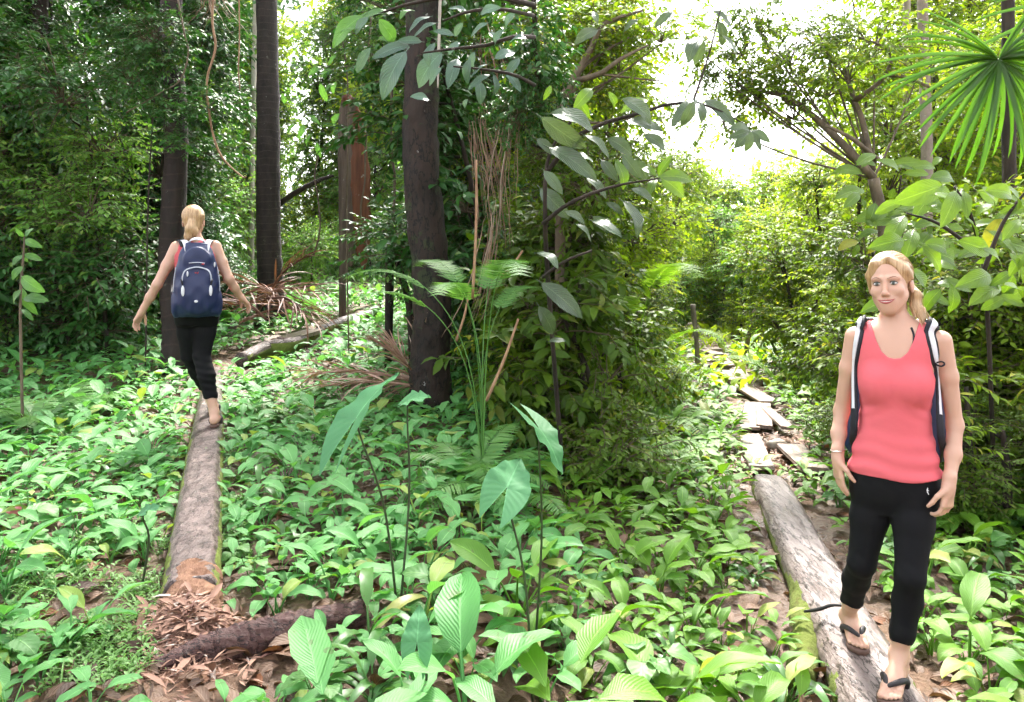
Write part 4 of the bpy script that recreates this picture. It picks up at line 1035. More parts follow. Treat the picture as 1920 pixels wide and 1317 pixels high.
aroid('dark glossy arrow-leaved plant drooping over the near corner of the shaded bank', [(pix(1012, 805, 3.0), pix(1066, 872, 2.85), .20, .13, (.5, -.3, .8))], (1002, 3.3), M_ARROWD)
aroid('pale arrow-leaved plant at the mossy flank of the worn log', [(pix(268, 962, 3.5), pix(312, 928, 3.4), .12, .07, (-.2, -.5, .8))], (262, 3.6), M_ARROW)

# ------------------------------------------------------------------ ferns
def frond_mesh(L, npair, elev, arch, plen, mat, seed, comb=True, bare=.15):
    q = np.random.default_rng(seed); n = 24
    v = np.linspace(0, 1, n); a = elev - arch * v ** (2.6 if bare > .4 else 1.0)
    P = np.zeros((n, 3)); P[1:, 1] = np.cumsum(np.cos(a[1:])) * L / (n - 1); P[1:, 2] = np.cumsum(np.sin(a[1:])) * L / (n - 1)
    gg = Geo(); add_tube(gg, P, [.006, .004, .0015], 4, cap=False, T=.2)
    t = np.linspace(bare, .985, npair); pos = np.stack([np.interp(t, v, P[:, k]) for k in range(3)], -1); an = np.interp(t, v, a)
    ln = plen * np.clip(np.sin(PI * (0.18 + .82 * (1 - (t - bare) / (1 - bare)) ** .9) * .62), .06, 1)
    T = blade(1, .15, 5, 2, 0, .25, .2, 0, .25, .55)
    tang = np.stack([0 * an, np.cos(an), np.sin(an)], -1); up = np.stack([0 * an, -np.sin(an), np.cos(an)], -1)
    for s in (-1, 1):
        d = np.array([s, 0, 0])[None] * .92 + tang * .42 - up * .12 + q.normal(0, .05, (npair, 3))
        if not comb:
            stamp(gg, *T, pos, frames(d, up), ln, q.uniform(0, 1, npair))
        else:                                            # twice-divided: every pinna is a comb of small lobes
            d = unit(d); k = 14; tt = np.linspace(.05, .97, k)
            pp = pos[:, None] + d[:, None] * (ln[:, None] * tt)[..., None]
            w = ln[:, None] * .24 * (1 - tt * .85)
            bx = np.cross(d, up)
            for s2 in (-1, 1):
                dd = bx[:, None] * s2 * .9 + d[:, None] * .5 + 0 * pp
                stamp(gg, *blade(1, .46, 2, 2, 0, .1, .15, 0, .4, .6), pp.reshape(-1, 3), frames(dd.reshape(-1, 3), np.repeat(up, k, 0)), w.ravel(), np.repeat(q.uniform(0, 1, npair), k))
    return gg.mesh('frond', mat)
FR = {}
for nm, args in {'tall': (2.0, 20, 1.5, 2.0, .15, M_FERN), 'mid': (.75, 30, 1.1, 1.5, .17, M_FERN), 'low': (.45, 24, .9, 1.2, .11, M_FERN), 'yellow': (2.4, 22, 1.5, 2.3, .20, M_FERNY), 'warm': (.8, 30, 1.05, 1.5, .18, M_PLANT_R)}.items():
    FR[nm] = [frond_mesh(*args, 40 + i, comb=nm in ('tall', 'yellow'), bare={'tall': .70, 'yellow': .66}.get(nm, .15)) for i in range(3)]
def fern(label, base, kindf, n, a0=0, a1=6.28, sc=1.0, seed=0, stem=0.0, group=None):
    q = np.random.default_rng(seed); b = Vector(base); e = empty('fern', label, 'fern', b, group)
    if stem:
        gg = Geo(); add_tube(gg, smooth_path([(0, 0, -.1), (.02, 0, stem * .5), (0, 0, stem)], 8), [.02, .015], 6, .1); link('stem', gg.mesh('stem', M_BARK), e)
    for k in range(n):
        a = a0 + (a1 - a0) * (k + .5) / n + q.normal(0, .15)
        M = Matrix.Translation((0, 0, stem)) @ Matrix.Rotation(a - PI / 2, 4, 'Z') @ Matrix.Rotation(q.normal(0, .15), 4, 'X') @ Matrix.Scale(sc * q.uniform(.8, 1.15), 4)
        link('frond', FR[kindf][k % 3], e, M)
fern('tall fern arching over in front of the flaking brown trunk', gcol(905, 5.4), 'tall', 7, .6, 5.4, 1.0, 1, stem=.1)
fern('leafy fern at the foot of the tall arching fern', gcol(885, 5.3), 'mid', 7, 0, 6.28, .9, 2)
fern('fern leaning out beside the dark gap behind the arrow-leaved plants', gcol(965, 5.0), 'mid', 7, 1.2, 5.4, 1.0, 3)
fern('small fern beside the worn log past the feet of the backpack woman', gcol(492, 7.2), 'mid', 8, 0, 6.28, .6, 4)
fern('low fern by the heap of tan palm litter', gcol(560, 7.0), 'low', 7, 0, 6.28, .8, 5)
fern('bright fern under the pale sapling at the thicket edge', gcol(70, 6.6), 'mid', 9, 0, 6.28, .85, 6)
fern('spreading fern just below the dark thicket', gcol(135, 7.4), 'mid', 9, 0, 6.28, .8, 7)
fern('darker fern tucked behind the spreading fern', gcol(190, 8.0), 'mid', 7, 0, 6.28, .7, 8)
fern('tall yellow-green fern arching out of the shaded bank', gcol(1200, 7.2), 'yellow', 4, 4.2, 6.2, .92, 9)
fern('arching fern at the foot of the shaded bank near the thin post', gcol(1235, 8.2), 'warm', 9, 0, 6.28, 1.0, 10)
fern('fern on the shaded bank below the tall yellow-green fern', gcol(1160, 6.4), 'warm', 7, 3.0, 6.5, .9, 11)
fern('small fern beyond the elbow of the woman in the coral top', gcol(1830, 5.2), 'warm', 7, 0, 6.28, .7, 12)

# ------------------------------------------------------------------ large leaves on branches
BL = {}
for nm, m in (('blue', M_BIGL), ('green', M_BIGG), ('olive', M_BIGO), ('warm', M_BIGR)):
    BL[nm] = []
    for k in range(3):
        gg = Geo(); gg.add(*blade(1, .36 + .05 * k, 9, 4, .25, .75 + .25 * k, .22, .05, .45, .75, seed=k), k * .31)
        add_tube(gg, [(0, -.12, -.02), (0, 0, 0)], [.012, .010], 4, cap=False); BL[nm].append(gg.mesh('leaf', m))
def leafy(e, b, items, style, Y0, conv, seed, jit=.35, up=.6):
    q = np.random.default_rng(seed)
    for i, (x0, y0, x1, y1) in enumerate(items):
        Yd = Y0 + q.uniform(-jit, jit)
        p, t = pix(*conv(x0, y0), Yd), pix(*conv(x1, y1), Yd + q.uniform(-.12, .08))
        d = np.array(t - p); L_ = np.linalg.norm(d)
        R = frames(d, np.array([q.normal(0, .3), -1.0 + q.normal(0, .3), up + q.normal(0, .3)]))
        link('leaf', BL[style][i % 3], e, mat4(R, p - b, L_ * 1.08))
z2 = lambda x, y: (480 + x / 2.992, y / 2.992)
r1 = lambda x, y: (1000 + x / 2.994, y / 2.994)
r3 = lambda x, y: (1000 + x / 2.8625, 400 + y / 2.8625)
idp = lambda x, y: (x, y)
Y = 5.2; b = gcol(1035, 7.0)
e = tree('broad_leaf_tree', 'tree holding out branches of large bluish leaves in front of the flaking trunk', b, [pix(1020, 300, 6.9), pix(1004, 60, 5.8), pix(998, -60, 5.5)], [.03, .022, .014],
         [('darkbig', pix(1000, 50, 5.9), .32, .3), ('dark', pix(1012, 170, 6.3), .36, .36), ('darkbig', pix(1005, 110, 6.0), .3, .3), ('olive', pix(1020, 280, 6.7), .4, .4), ('dark', pix(975, 210, 6.2), .3, .3)], M_BARK, limbs=[([pix(1002, 70, 5.5), pix(960, 70, Y), pix(915, 85, Y), pix(850, 92, Y), pix(790, 100, Y)], [.016, .014, .011, .006]),
                            ([pix(1001, 30, 5.5), pix(940, 18, Y), pix(880, 22, Y), pix(830, 40, Y)], [.014, .012, .006]),
                            ([pix(1003, 160, 5.5), pix(960, 140, Y), pix(900, 130, Y), pix(850, 125, Y)], [.014, .01, .006]),
                            ([pix(1001, 10, 5.5), pix(900, -10, Y), pix(780, 5, Y), pix(700, 30, Y)], [.02, .016, .012, .006])], seed=40)
leafy(e, b, [(1010, 130, 880, 200), (975, 95, 850, 150), (1000, 245, 940, 345), (860, 255, 655, 315), (840, 290, 690, 525), (1040, 300, 890, 455), (1130, 330, 1080, 475), (1200, 330, 1170, 470), (1230, 290, 1190, 400),
             (1310, 420, 1190, 495), (1340, 330, 1455, 275), (1330, 420, 1365, 525), (1400, 400, 1485, 505), (1370, 240, 1310, 170), (1390, 170, 1310, 245), (1300, 130, 1200, 200), (1160, 130, 1105, 205), (1140, 240, 1075, 285),
             (640, 270, 560, 405), (630, 100, 540, 185), (1455, 75, 1375, 145), (1300, 360, 1205, 425), (970, 560, 885, 530), (1190, 560, 1150, 615), (930, 235, 800, 225), (1480, 330, 1400, 420), (1420, 250, 1490, 180),
             (1110, 200, 1000, 170), (1040, 380, 960, 470), (1250, 460, 1270, 570), (1180, 60, 1080, 40), (1260, 80, 1350, 30)], 'blue', Y, z2, 5)
leafy(e, b, [(770, 75, 560, 95), (600, 90, 405, 240), (690, 110, 795, 245), (560, 165, 470, 175), (780, 230, 690, 205), (880, 60, 800, 70)], 'green', Y, z2, 6)
b = gcol(655, 9.6)
e = tree('climbing_plant', 'thin climber with scattered green leaves in front of the split stump', b, [pix(650, 420, 9.6), pix(653, 180, 9.6), pix(640, 60, 9.6), pix(632, 20, 9.6)], [.010, .009, .006], [], M_TWIG, 'climber', ns=6, seed=41)
leafy(e, b, [(450, 310, 403, 365), (365, 380, 300, 410), (425, 390, 360, 420), (360, 470, 395, 570), (440, 470, 385, 500), (450, 460, 420, 520), (480, 130, 430, 75), (520, 200, 470, 230), (470, 640, 410, 705), (290, 650, 350, 690), (460, 730, 420, 750),
             (310, 760, 265, 830), (340, 800, 360, 880), (270, 700, 240, 770), (660, 700, 610, 640), (600, 590, 660, 620), (220, 700, 165, 745), (150, 530, 160, 580), (860, 1040, 800, 1060)], 'green', 9.5, z2, 7)
b = gcol(1060, 6.0)
e = tree('broad_leaf_shrub', 'shrub with large drooping grey-green leaves hanging over the shaded bank', b, [pix(1030, 560, 5.4), pix(1022, 400, 5), pix(1030, 290, 5), pix(1080, 215, 5)], [.018, .016, .012, .008], [], M_BARK, 'shrub',
         limbs=[([pix(1020, 330, 5), pix(1090, 250, 4.9), pix(1190, 215, 4.9), pix(1300, 190, 4.9), pix(1400, 235, 5.0)], [.016, .013, .010, .004]),
                ([pix(1018, 420, 5), pix(1070, 380, 4.9), pix(1150, 350, 4.9), pix(1235, 335, 4.9)], [.014, .011, .005]), ([pix(1018, 520, 5), pix(1060, 490, 4.8), pix(1110, 470, 4.8)], [.012, .006]),
                ([pix(1300, 190, 4.9), pix(1330, 100, 4.9), pix(1350, 20, 4.9)], [.008, .004])], seed=42)
leafy(e, b, [(45, 660, 290, 832), (290, 760, 442, 857), (100, 640, 352, 667), (90, 830, 352, 992), (40, 1060, 190, 1212), (500, 560, 692, 652), (520, 680, 722, 722), (500, 870, 600, 992), (560, 900, 662, 1012), (410, 1140, 512, 1202),
             (550, 1060, 682, 1112), (500, 1130, 642, 1292), (330, 1240, 492, 1312), (180, 1190, 302, 1242), (200, 900, 340, 860), (60, 960, 160, 1080), (300, 1000, 420, 1090), (420, 780, 560, 850), (380, 900, 470, 1010), (20, 780, 120, 860), (620, 760, 760, 820)], 'olive', 4.9, r1, 8, .3)
leafy(e, b, [(43, 375, 257, 545), (30, 500, 122, 655), (20, 215, 142, 247), (80, 690, 170, 680), (230, 60, 330, 140), (320, 20, 420, 90)], 'olive', 4.6, r3, 9, .2)
leafy(e, b, [(700, 990, 772, 878), (710, 995, 902, 992), (715, 1000, 862, 1092), (690, 1000, 648, 1090), (690, 985, 610, 930), (460, 905, 540, 1040), (640, 560, 500, 620), (330, 500, 240, 590), (420, 520, 480, 600), (100, 480, 60, 560), (240, 560, 320, 660)], 'warm', 5.1, r1, 10, .25)
leafy(e, b, [(1215, 740, 1100, 772), (1215, 740, 1150, 812), (1215, 740, 1208, 850), (1220, 740, 1282, 842), (1225, 735, 1325, 785), (1210, 730, 1125, 700), (920, 560, 778, 692), (900, 570, 838, 712), (930, 580, 962, 662), (960, 560, 1132, 692),
             (590, 110, 500, 165), (360, 170, 235, 215), (360, 130, 335, 60), (780, 70, 680, 140), (900, 90, 830, 40), (1010, 60, 1120, 150), (1040, 120, 1080, 260), (940, 210, 860, 300), (1060, 200, 1150, 300), (960, 230, 900, 360)], 'olive', 4.9, r1, 11, .2)
b = gcol(1868, 5.6)
e = tree('broad_leaf_shrub', 'shrub with large green leaves under the fan palm', b, [pix(1850, 560, 5.3), pix(1825, 420, 4.7), pix(1790, 350, 4.6)], [.016, .013, .008], [], M_BARK, 'shrub',
         limbs=[([pix(1840, 520, 4.6), pix(1880, 420, 4.6), pix(1930, 350, 4.6)], [.016, .006]), ([pix(1830, 470, 4.6), pix(1760, 420, 4.6), pix(1700, 400, 4.6)], [.014, .005])], seed=43)
q = np.random.default_rng(6)
items = []
for _ in range(58):
    x, y = q.uniform(1680, 1925), q.uniform(330, 560)
    a = q.uniform(-.4, 3.5); l = q.uniform(38, 75); items.append((x, y, x + l * math.cos(a), y + l * .7 * math.sin(a) + 12))
leafy(e, b, items, 'warm', 4.6, idp, 12, .5)
b = gcol(1668, 7.0)
e = tree('broad_leaf_shrub', 'yellowish whorled shrub just below the fork of the forked tree', b, [pix(1672, 480, 6.6), pix(1690, 330, 6.3)], [.014, .011, .006], [], M_BARK, 'shrub', seed=44)
items = []
for _ in range(46):
    x, y = q.uniform(1600, 1780), q.uniform(295, 470)
    a = q.uniform(-3.2, .3) if y < 330 else q.uniform(-.4, 3.5); l = q.uniform(35, 62); items.append((x, y, x + l * math.cos(a), y + l * .6 * math.sin(a)))
leafy(e, b, items, 'warm', 6.3, idp, 13, .4)

b = gcol(44, 6.4)
e = tree('sapling', 'slender pale sapling with a few pointed leaves at the thicket edge', b, [pix(38, 580, 6.4), pix(44, 480, 6.4), pix(46, 440, 6.4)], [.012, .010, .005], [], M_BRANCH, 'sapling', seed=45)
leafy(e, b, [(46, 450, 75, 462), (44, 478, 78, 486), (44, 480, 22, 490), (46, 445, 30, 430), (48, 445, 60, 425), (42, 520, 70, 545), (40, 540, 66, 590), (40, 545, 18, 570), (42, 500, 20, 520), (40, 580, 62, 600), (44, 560, 85, 560), (46, 470, 50, 500)], 'green', 6.4, idp, 14, .15)

# ------------------------------------------------------------------ fan palm
Y = 3.6; hub = pix(1872, 112, Y); b = gcol(2080, 4.0)
e = empty('fan_palm', 'fan palm leaf with long split green blades against the light', 'palm', b)
gg = Geo(); add_tube(gg, smooth_path([(0, 0, -.1), (.02, 0, .8), (-.02, 0, 1.7)], 20), [.07, .06, .06], 12, .15, 3); link('trunk', gg.mesh('trunk', M_BARK), e)
def fan(hub, foot, R0, n, a0, a1, seed, face):
    q = np.random.default_rng(seed)
    gg = Geo(); add_tube(gg, smooth_path([np.array(foot), (np.array(foot) + np.array(hub - b)) / 2 + [0, 0, .10], np.array(hub - b)], 16), [.016, .010], 6); link('stalk', gg.mesh('stalk', M_FAN), e)
    segs = []
    for k in range(3):
        gg = Geo(); V, F, U = blade(1, .066, 12, 2, .0, .45 + .2 * k, .75, 0, .40, .45, seed=k)
        gg.add(V, F, U, k * .3); segs.append(gg.mesh('leaf_blade', M_FAN))
    fn = unit(np.array(face, float)); ux = unit(np.cross(fn, [0, 0, 1.0])); uz = np.cross(ux, fn)
    for k in range(n):
        a = a0 + (a1 - a0) * k / (n - 1) + q.normal(0, .015)
        d = ux * math.cos(a) + uz * math.sin(a)
        d = unit(d - fn * .18 + q.normal(0, .03, 3))
        R = frames(d, -fn * .7 + np.array([0, 0, .55]) + q.normal(0, .1, 3))
        link('leaf_blade', segs[k % 3], e, mat4(R, hub - b, R0 * q.uniform(.85, 1.1) * (1.0 if math.sin(a) < .2 else .8)))
fan(hub, (-.02, 0, 1.65), .53, 50, -3.9, 1.1, 1, (.05, 1, -.05))
fan(pix(2060, 10, 4.1), (-.02, 0, 1.68), .6, 34, -3.9, 1.1, 2, (.3, 1, .1))

# ------------------------------------------------------------------ dead palm fronds
def dead_frond_parts(mat):
    out = []
    for k in range(3):
        gg = Geo(); gg.add(*blade(.55, .026, 5, 2, .05, .5 + .3 * k, .5, 0, .3, .5, seed=k), k * .3); out.append(gg.mesh('leaflet', mat))
    return out
M_DEADPINK = leaf_mat('dead_palm_pink', (0.27, 0.15, 0.10), (0.52, 0.35, 0.26), (0.6, 0.48, 0.4), 0.6, 0.15, 0)
DF = {'pink': dead_frond_parts(M_DEADPINK), 'tan': dead_frond_parts(M_DEADPALM), 'red': dead_frond_parts(M_DEADRED)}
def dead_frond(label, a, t, style, n=24, sc=1.0, seed=0, group=None, spread=.9, sag=.06, wid=.018):
    q = np.random.default_rng(seed); a, t = Vector(a), Vector(t); e = empty('dead_palm_frond', label, 'palm frond', a, group)
    d = np.array(t - a); L_ = np.linalg.norm(d); du = d / L_
    P = smooth_path([(0, 0, 0), d * .5 + [0, 0, sag], d], 14)
    gg = Geo(); add_tube(gg, P, [wid, wid * .7, wid * .3], 6, .1, seed); link('stalk', gg.mesh('stalk', DF[style][0].materials[0]), e)
    for i in range(n):
        f = .12 + .86 * i / (n - 1); s = 1 if i % 2 else -1
        p = P[int(f * 13)]
        dd = du + np.cross(du, [0, 0, 1.0]) * s * spread * q.uniform(.3, 1.0) + q.normal(0, .2, 3) + [0, 0, .15]
        R = frames(dd, np.array([q.normal(0, .5), q.normal(0, .5), 1.0]))
        link('leaflet', DF[style][i % 3], e, mat4(R, p, sc * q.uniform(.6, 1.15)))
def heap(specs, style, group, sc, n=24, **kw):
    for i, (lab, a, t, h0, h1) in enumerate(specs):
        A, B = gpx(*a) + Vector((0, 0, h0)), gpx(*t); B = pix(t[0], t[1], A.y + kw.get('dy', 0)) if h1 is None else B + Vector((0, 0, h1))
        dead_frond(lab, A, B, style, n, sc, 60 + i + int(A.x * 10), group)
for i, (lab, x0, y0, x1, y1, Yh) in enumerate([('reddish dead palm frond on top of the heap below the grey ringed trunk', 455, 575, 600, 548, 11.2), ('reddish dead palm frond spreading towards the backpack woman', 560, 590, 428, 530, 11.0), ('reddish dead palm frond drooping out of the heap front', 500, 560, 585, 606, 10.8),
      ('reddish dead palm frond standing up against the grey ringed trunk', 480, 590, 575, 480, 11.6), ('reddish dead palm frond flat under the heap', 450, 605, 600, 592, 11.0), ('reddish dead palm frond at the hand of the backpack woman', 500, 600, 430, 585, 10.8), ('reddish dead palm frond arching over the heap', 440, 560, 560, 560, 11.4)]):
    dead_frond(lab, pix(x0, y0, Yh), pix(x1, y1, Yh - .2), 'red', 30, 1.1, 60 + i, 'reddish dead palm fronds in a heap', 1.2, .15, .022)
heap([('tan dead palm frond stretched out past the big arrow leaf', (800, 770), (575, 700), .26, None), ('tan dead palm frond with upright splayed leaflets before the flaking trunk', (790, 775), (735, 665), .24, None), ('tan dead palm frond lying under the others by the flaking trunk', (830, 780), (600, 725), .24, None),
      ('tan dead palm frond crumpled at the end of the heap', (750, 750), (850, 765), .26, None), ('short tan dead palm frond leaning up from the heap', (775, 775), (790, 640), .12, None)], 'pink', 'tan dead palm fronds in a heap', .80, 50)
heap([('brown dead palm frond leaning at the edge of the dark thicket', (185, 650), (120, 545), .1, None), ('second brown dead palm frond leaning in the thicket edge', (175, 655), (150, 560), .1, None)], 'red', 'dead palm fronds at the thicket edge', .7, 18)
def hanging(label, pts, n, w, Y, seed, style='tan', group='hanging dead palm leaves'):
    q = np.random.default_rng(seed); P = [np.array(pix(x, y, Y)) for x, y in pts]; o = Vector(P[0])
    e = empty('hanging_palm_leaf', label, 'palm frond', o, group)
    for k in range(n):
        off = q.normal(0, w, 3) * [1, .6, .2]
        fan_ = np.linspace(.3, 1.0, len(P))[:, None] * off
        i0 = int(q.integers(0, 7)); W_ = smooth_path([p - P[0] + f for p, f in zip(P, fan_)], 18)[i0: int(q.integers(i0 + 6, 19))]
        gg = Geo(); add_tube(gg, W_ + np.cumsum(q.normal(0, .006, W_.shape), 0), np.array([.002, .007, .005, .0015]) * q.uniform(.3, 1.1), 3, .3, seed + k, T=q.uniform()); link('leaflet', gg.mesh('leaflet', DF[style][0].materials[0]), e)
hanging('dead palm leaf hanging in a tan bundle and crossing its neighbour', [(895, 190), (908, 260), (928, 350), (944, 470)], 22, .10, 6.4, 1)
hanging('dead palm leaf hanging in a thick tan bundle by the branch tips', [(962, 180), (950, 250), (935, 350), (926, 470)], 24, .10, 6.3, 2)
hanging('long dead palm leaf trailing down to the ferns', [(930, 380), (918, 450), (895, 560), (858, 640)], 14, .06, 6.2, 3)
hanging('brown dead palm leaf hanging among the upper branches behind the large bluish leaves', [(912, 40), (916, 90), (925, 150), (930, 210)], 12, .09, 7.2, 4, 'red')
hanging('dry pale fibre tuft hanging high between the ringed trunks', [(400, -30), (405, 10), (420, 40), (440, 75)], 16, .16, 10, 5)
hanging('second dry pale fibre tuft beside the first between the ringed trunks', [(400, -30), (392, 10), (375, 35), (362, 55)], 12, .14, 10, 6)
for i, (x0, y0, x1, y1, lab) in enumerate([(912, 752, 972, 598, 'thin dry stick leaning at the edge of the arrow-leaved plants'), (886, 560, 893, 300, 'thin upright dry stem beyond the tall arching fern'), (940, 520, 980, 470, 'dry stick slanting above the tall arching fern'), (855, 640, 880, 545, 'dry stick propped beside the tall arching fern')]):
    pole('dry_stick', lab, [pix(x0, y0, 4.6 + .3 * i), pix((x0 + x1) / 2 + 3, (y0 + y1) / 2, 4.6 + .3 * i), pix(x1, y1, 4.6 + .3 * i)], [.010, .009, .007], M_VINE, 6, .1, i, cat='stick')
p = gpx(44, 990) + Vector((0, -.05, .07))
gg = Geo(); add_tube(gg, smooth_path([p + Vector((-.06, 0, .03)), p + Vector((0, 0, .035)), p + Vector((.05, -.02, .025))], 12), [.004, .022, .026, .018, .004], 10, .1)
tag(link('fallen_bud', gg.mesh('fallen_bud', plain_mat('pink_bud', (0.55, 0.16, 0.17), .4))), 'pink fallen flower bud among the leaves at the picture edge', 'flower bud')
# ------------------------------------------------------------------ bodies: smooth distance fields turned into one continuous surface
class Field:
    def __init__(s, lo, hi, h):
        s.lo = np.asarray(lo, float); s.h = h
        n = np.ceil((np.asarray(hi, float) - s.lo) / h).astype(int) + 1
        s.ax = [s.lo[i] + h * np.arange(n[i]) for i in range(3)]
        s.f = np.full(n, 0.5, np.float32)
    def box(s, lo, hi):
        sl = []
        for i in range(3):
            a = int(np.clip(np.floor((lo[i] - s.lo[i]) / s.h), 0, len(s.ax[i]))); b = int(np.clip(np.ceil((hi[i] - s.lo[i]) / s.h) + 1, 0, len(s.ax[i])))
            sl.append(slice(a, b))
        return tuple(sl)
    def grid(s, sl):
        return s.ax[0][sl[0]][:, None, None], s.ax[1][sl[1]][None, :, None], s.ax[2][sl[2]][None, None, :]
    def add(s, prim, k=0.02, grow=0.0, op='union'):
        fn, lo, hi = prim
        m = k + grow + 0.03
        sl = s.box(np.asarray(lo) - m, np.asarray(hi) + m)
        if any(x.stop <= x.start for x in sl): return s
        d = fn(*s.grid(sl)) - grow
        c = s.f[sl]
        if op == 'cut': d = -d; h = np.maximum(k - np.abs(c - d), 0) / k if k else 0; s.f[sl] = np.maximum(c, d) + h * h * k / 4
        else: h = np.maximum(k - np.abs(c - d), 0) / k if k else 0; s.f[sl] = np.minimum(c, d) - h * h * k / 4
        return s
    def clip(s, fn):                                      # keep where fn < 0
        x, y, z = s.grid((slice(None),) * 3); s.f = np.maximum(s.f, fn(x, y, z)).astype(np.float32); return s
    def warp(s, fn):
        x, y, z = s.grid((slice(None),) * 3); s.f = (s.f + fn(x, y, z)).astype(np.float32); return s
    def mesh(s, name, mats, origin=(0, 0, 0), paint=None):
        F = s.f; ins = F < 0
        n = np.array(F.shape)
        c = np.zeros(n - 1, np.int8)
        for i in (0, 1):
            for j in (0, 1):
                for k in (0, 1): c += ins[i:n[0] - 1 + i, j:n[1] - 1 + j, k:n[2] - 1 + k]
        act = (c > 0) & (c < 8)
        idx = np.argwhere(act)
        V = np.zeros((len(idx), 3)); cnt = np.zeros(len(idx))
        cor = np.array([(i, j, k) for i in (0, 1) for j in (0, 1) for k in (0, 1)])
        val = [F[tuple((idx + q_).T)] for q_ in cor]
        for a in range(8):
            for b in range(a + 1, 8):
                if np.abs(cor[a] - cor[b]).sum() != 1: continue
                fa, fb = val[a], val[b]; x = (fa < 0) != (fb < 0)
                t = np.where(x, fa / np.where(x, fa - fb, 1), 0)
                V += np.where(x[:, None], cor[a] + t[:, None] * (cor[b] - cor[a]), 0); cnt += x
        V = (idx + V / cnt[:, None]) * s.h + s.lo - np.asarray(origin, float)
        ids = np.full(n - 1, -1, np.int32); ids[act] = np.arange(len(idx))
        Q = []
        for ax in range(3):
            o1, o2 = [(1, 2), (2, 0), (0, 1)][ax]
            sl0 = [slice(1, None)] * 3; sl1 = [slice(1, None)] * 3
            sl0 = [slice(1, n[i] - 1) for i in range(3)]; sl0[ax] = slice(0, n[ax] - 1)
            sl1 = list(sl0); sl1[ax] = slice(1, n[ax])
            A, B_ = ins[tuple(sl0)], ins[tuple(sl1)]
            e = np.argwhere(A != B_); st = np.array([x.start for x in sl0]); p = e + st
            flip = A[tuple(e.T)]
            def cell(d1, d2):
                r = p.copy(); r[:, o1] -= d1; r[:, o2] -= d2; return ids[tuple(r.T)]
            q4 = np.stack([cell(1, 1), cell(0, 1), cell(0, 0), cell(1, 0)], 1)
            q4[~flip] = q4[~flip][:, ::-1]
            Q.append(q4)
        Q = np.concatenate(Q)
        g = Geo(); g.add(V, Q, V[:, :2])
        if paint is not None: g.M[0] = paint(V[Q].mean(1) + np.asarray(origin, float))
        return g.mesh(name, mats)

def probe(f, p, d, far=.25, n=220):
    """first point along the ray p + t d inside the field"""
    p, d = np.asarray(p, float), unit(d); t = np.linspace(0, far, n)[:, None]
    Q_ = (p + t * d - f.lo) / f.h; i = np.clip(Q_.astype(int), 0, np.array(f.f.shape) - 2); w = Q_ - i
    v = 0
    for a in (0, 1):
        for b_ in (0, 1):
            for c in (0, 1):
                v = v + f.f[i[:, 0] + a, i[:, 1] + b_, i[:, 2] + c] * np.abs(1 - a - w[:, 0]) * np.abs(1 - b_ - w[:, 1]) * np.abs(1 - c - w[:, 2])
    k = np.argmax(v < 0)
    return p + d * t[k] if v[k] < 0 else None
def ball(c, r, R=None):
    """ellipsoid; R = rotation whose columns are its axes"""
    c = np.asarray(c, float); r = np.broadcast_to(np.asarray(r, float), (3,)); m = r.max()
    def fn(x, y, z):
        x, y, z = x - c[0], y - c[1], z - c[2]
        if R is not None: x, y, z = (R[0][i] * x + R[1][i] * y + R[2][i] * z for i in range(3))
        k0 = np.sqrt((x / r[0]) ** 2 + (y / r[1]) ** 2 + (z / r[2]) ** 2); k1 = np.sqrt((x / r[0] ** 2) ** 2 + (y / r[1] ** 2) ** 2 + (z / r[2] ** 2) ** 2)
        return k0 * (k0 - 1) / np.maximum(k1, 1e-6)
    return fn, c - m, c + m
def cone(a, b, ra, rb):
    a, b = np.asarray(a, float), np.asarray(b, float); ba = b - a; L2 = ba @ ba; m = max(ra, rb)
    def fn(x, y, z):
        px, py, pz = x - a[0], y - a[1], z - a[2]
        t = np.clip((px * ba[0] + py * ba[1] + pz * ba[2]) / L2, 0, 1)
        return np.sqrt((px - t * ba[0]) ** 2 + (py - t * ba[1]) ** 2 + (pz - t * ba[2]) ** 2) - (ra + (rb - ra) * t)
    return fn, np.minimum(a, b) - m, np.maximum(a, b) + m
def chain(pts, rads):
    return [cone(pts[i], pts[i + 1], rads[i], rads[i + 1]) for i in range(len(pts) - 1)]
def loft(zs, xc, yc, a, b, pw=2.3):
    """a torso: superellipse sections, half width a and half depth b at heights zs"""
    o = np.argsort(zs); zs, xc, yc, a, b = (np.asarray(v, float)[o] for v in (zs, xc, yc, a, b))
    zz = np.linspace(zs[0], zs[-1], 200)
    def smooth(v):
        v = np.interp(zz, zs, v); k = np.hanning(21); k /= k.sum()
        return np.convolve(np.pad(v, 10, mode='edge'), k, 'valid')
    XC, YC, A, B_ = smooth(xc), smooth(yc), smooth(a), smooth(b)
    def fn(x, y, z):
        X, Yc, aa, bb = (np.interp(z, zz, v) for v in (XC, YC, A, B_))
        k = (np.abs((x - X) / aa) ** pw + np.abs((y - Yc) / bb) ** pw) ** (1 / pw)
        d = (k - 1) * np.minimum(aa, bb)
        ez = np.maximum(zs[0] - z, z - zs[-1])
        return np.where(ez > 0, np.sqrt(np.maximum(d, 0) ** 2 + ez ** 2), d)
    return fn, np.array([(xc - a).min(), (yc - b).min(), zs[0]]), np.array([(xc + a).max(), (yc + b).max(), zs[-1]])

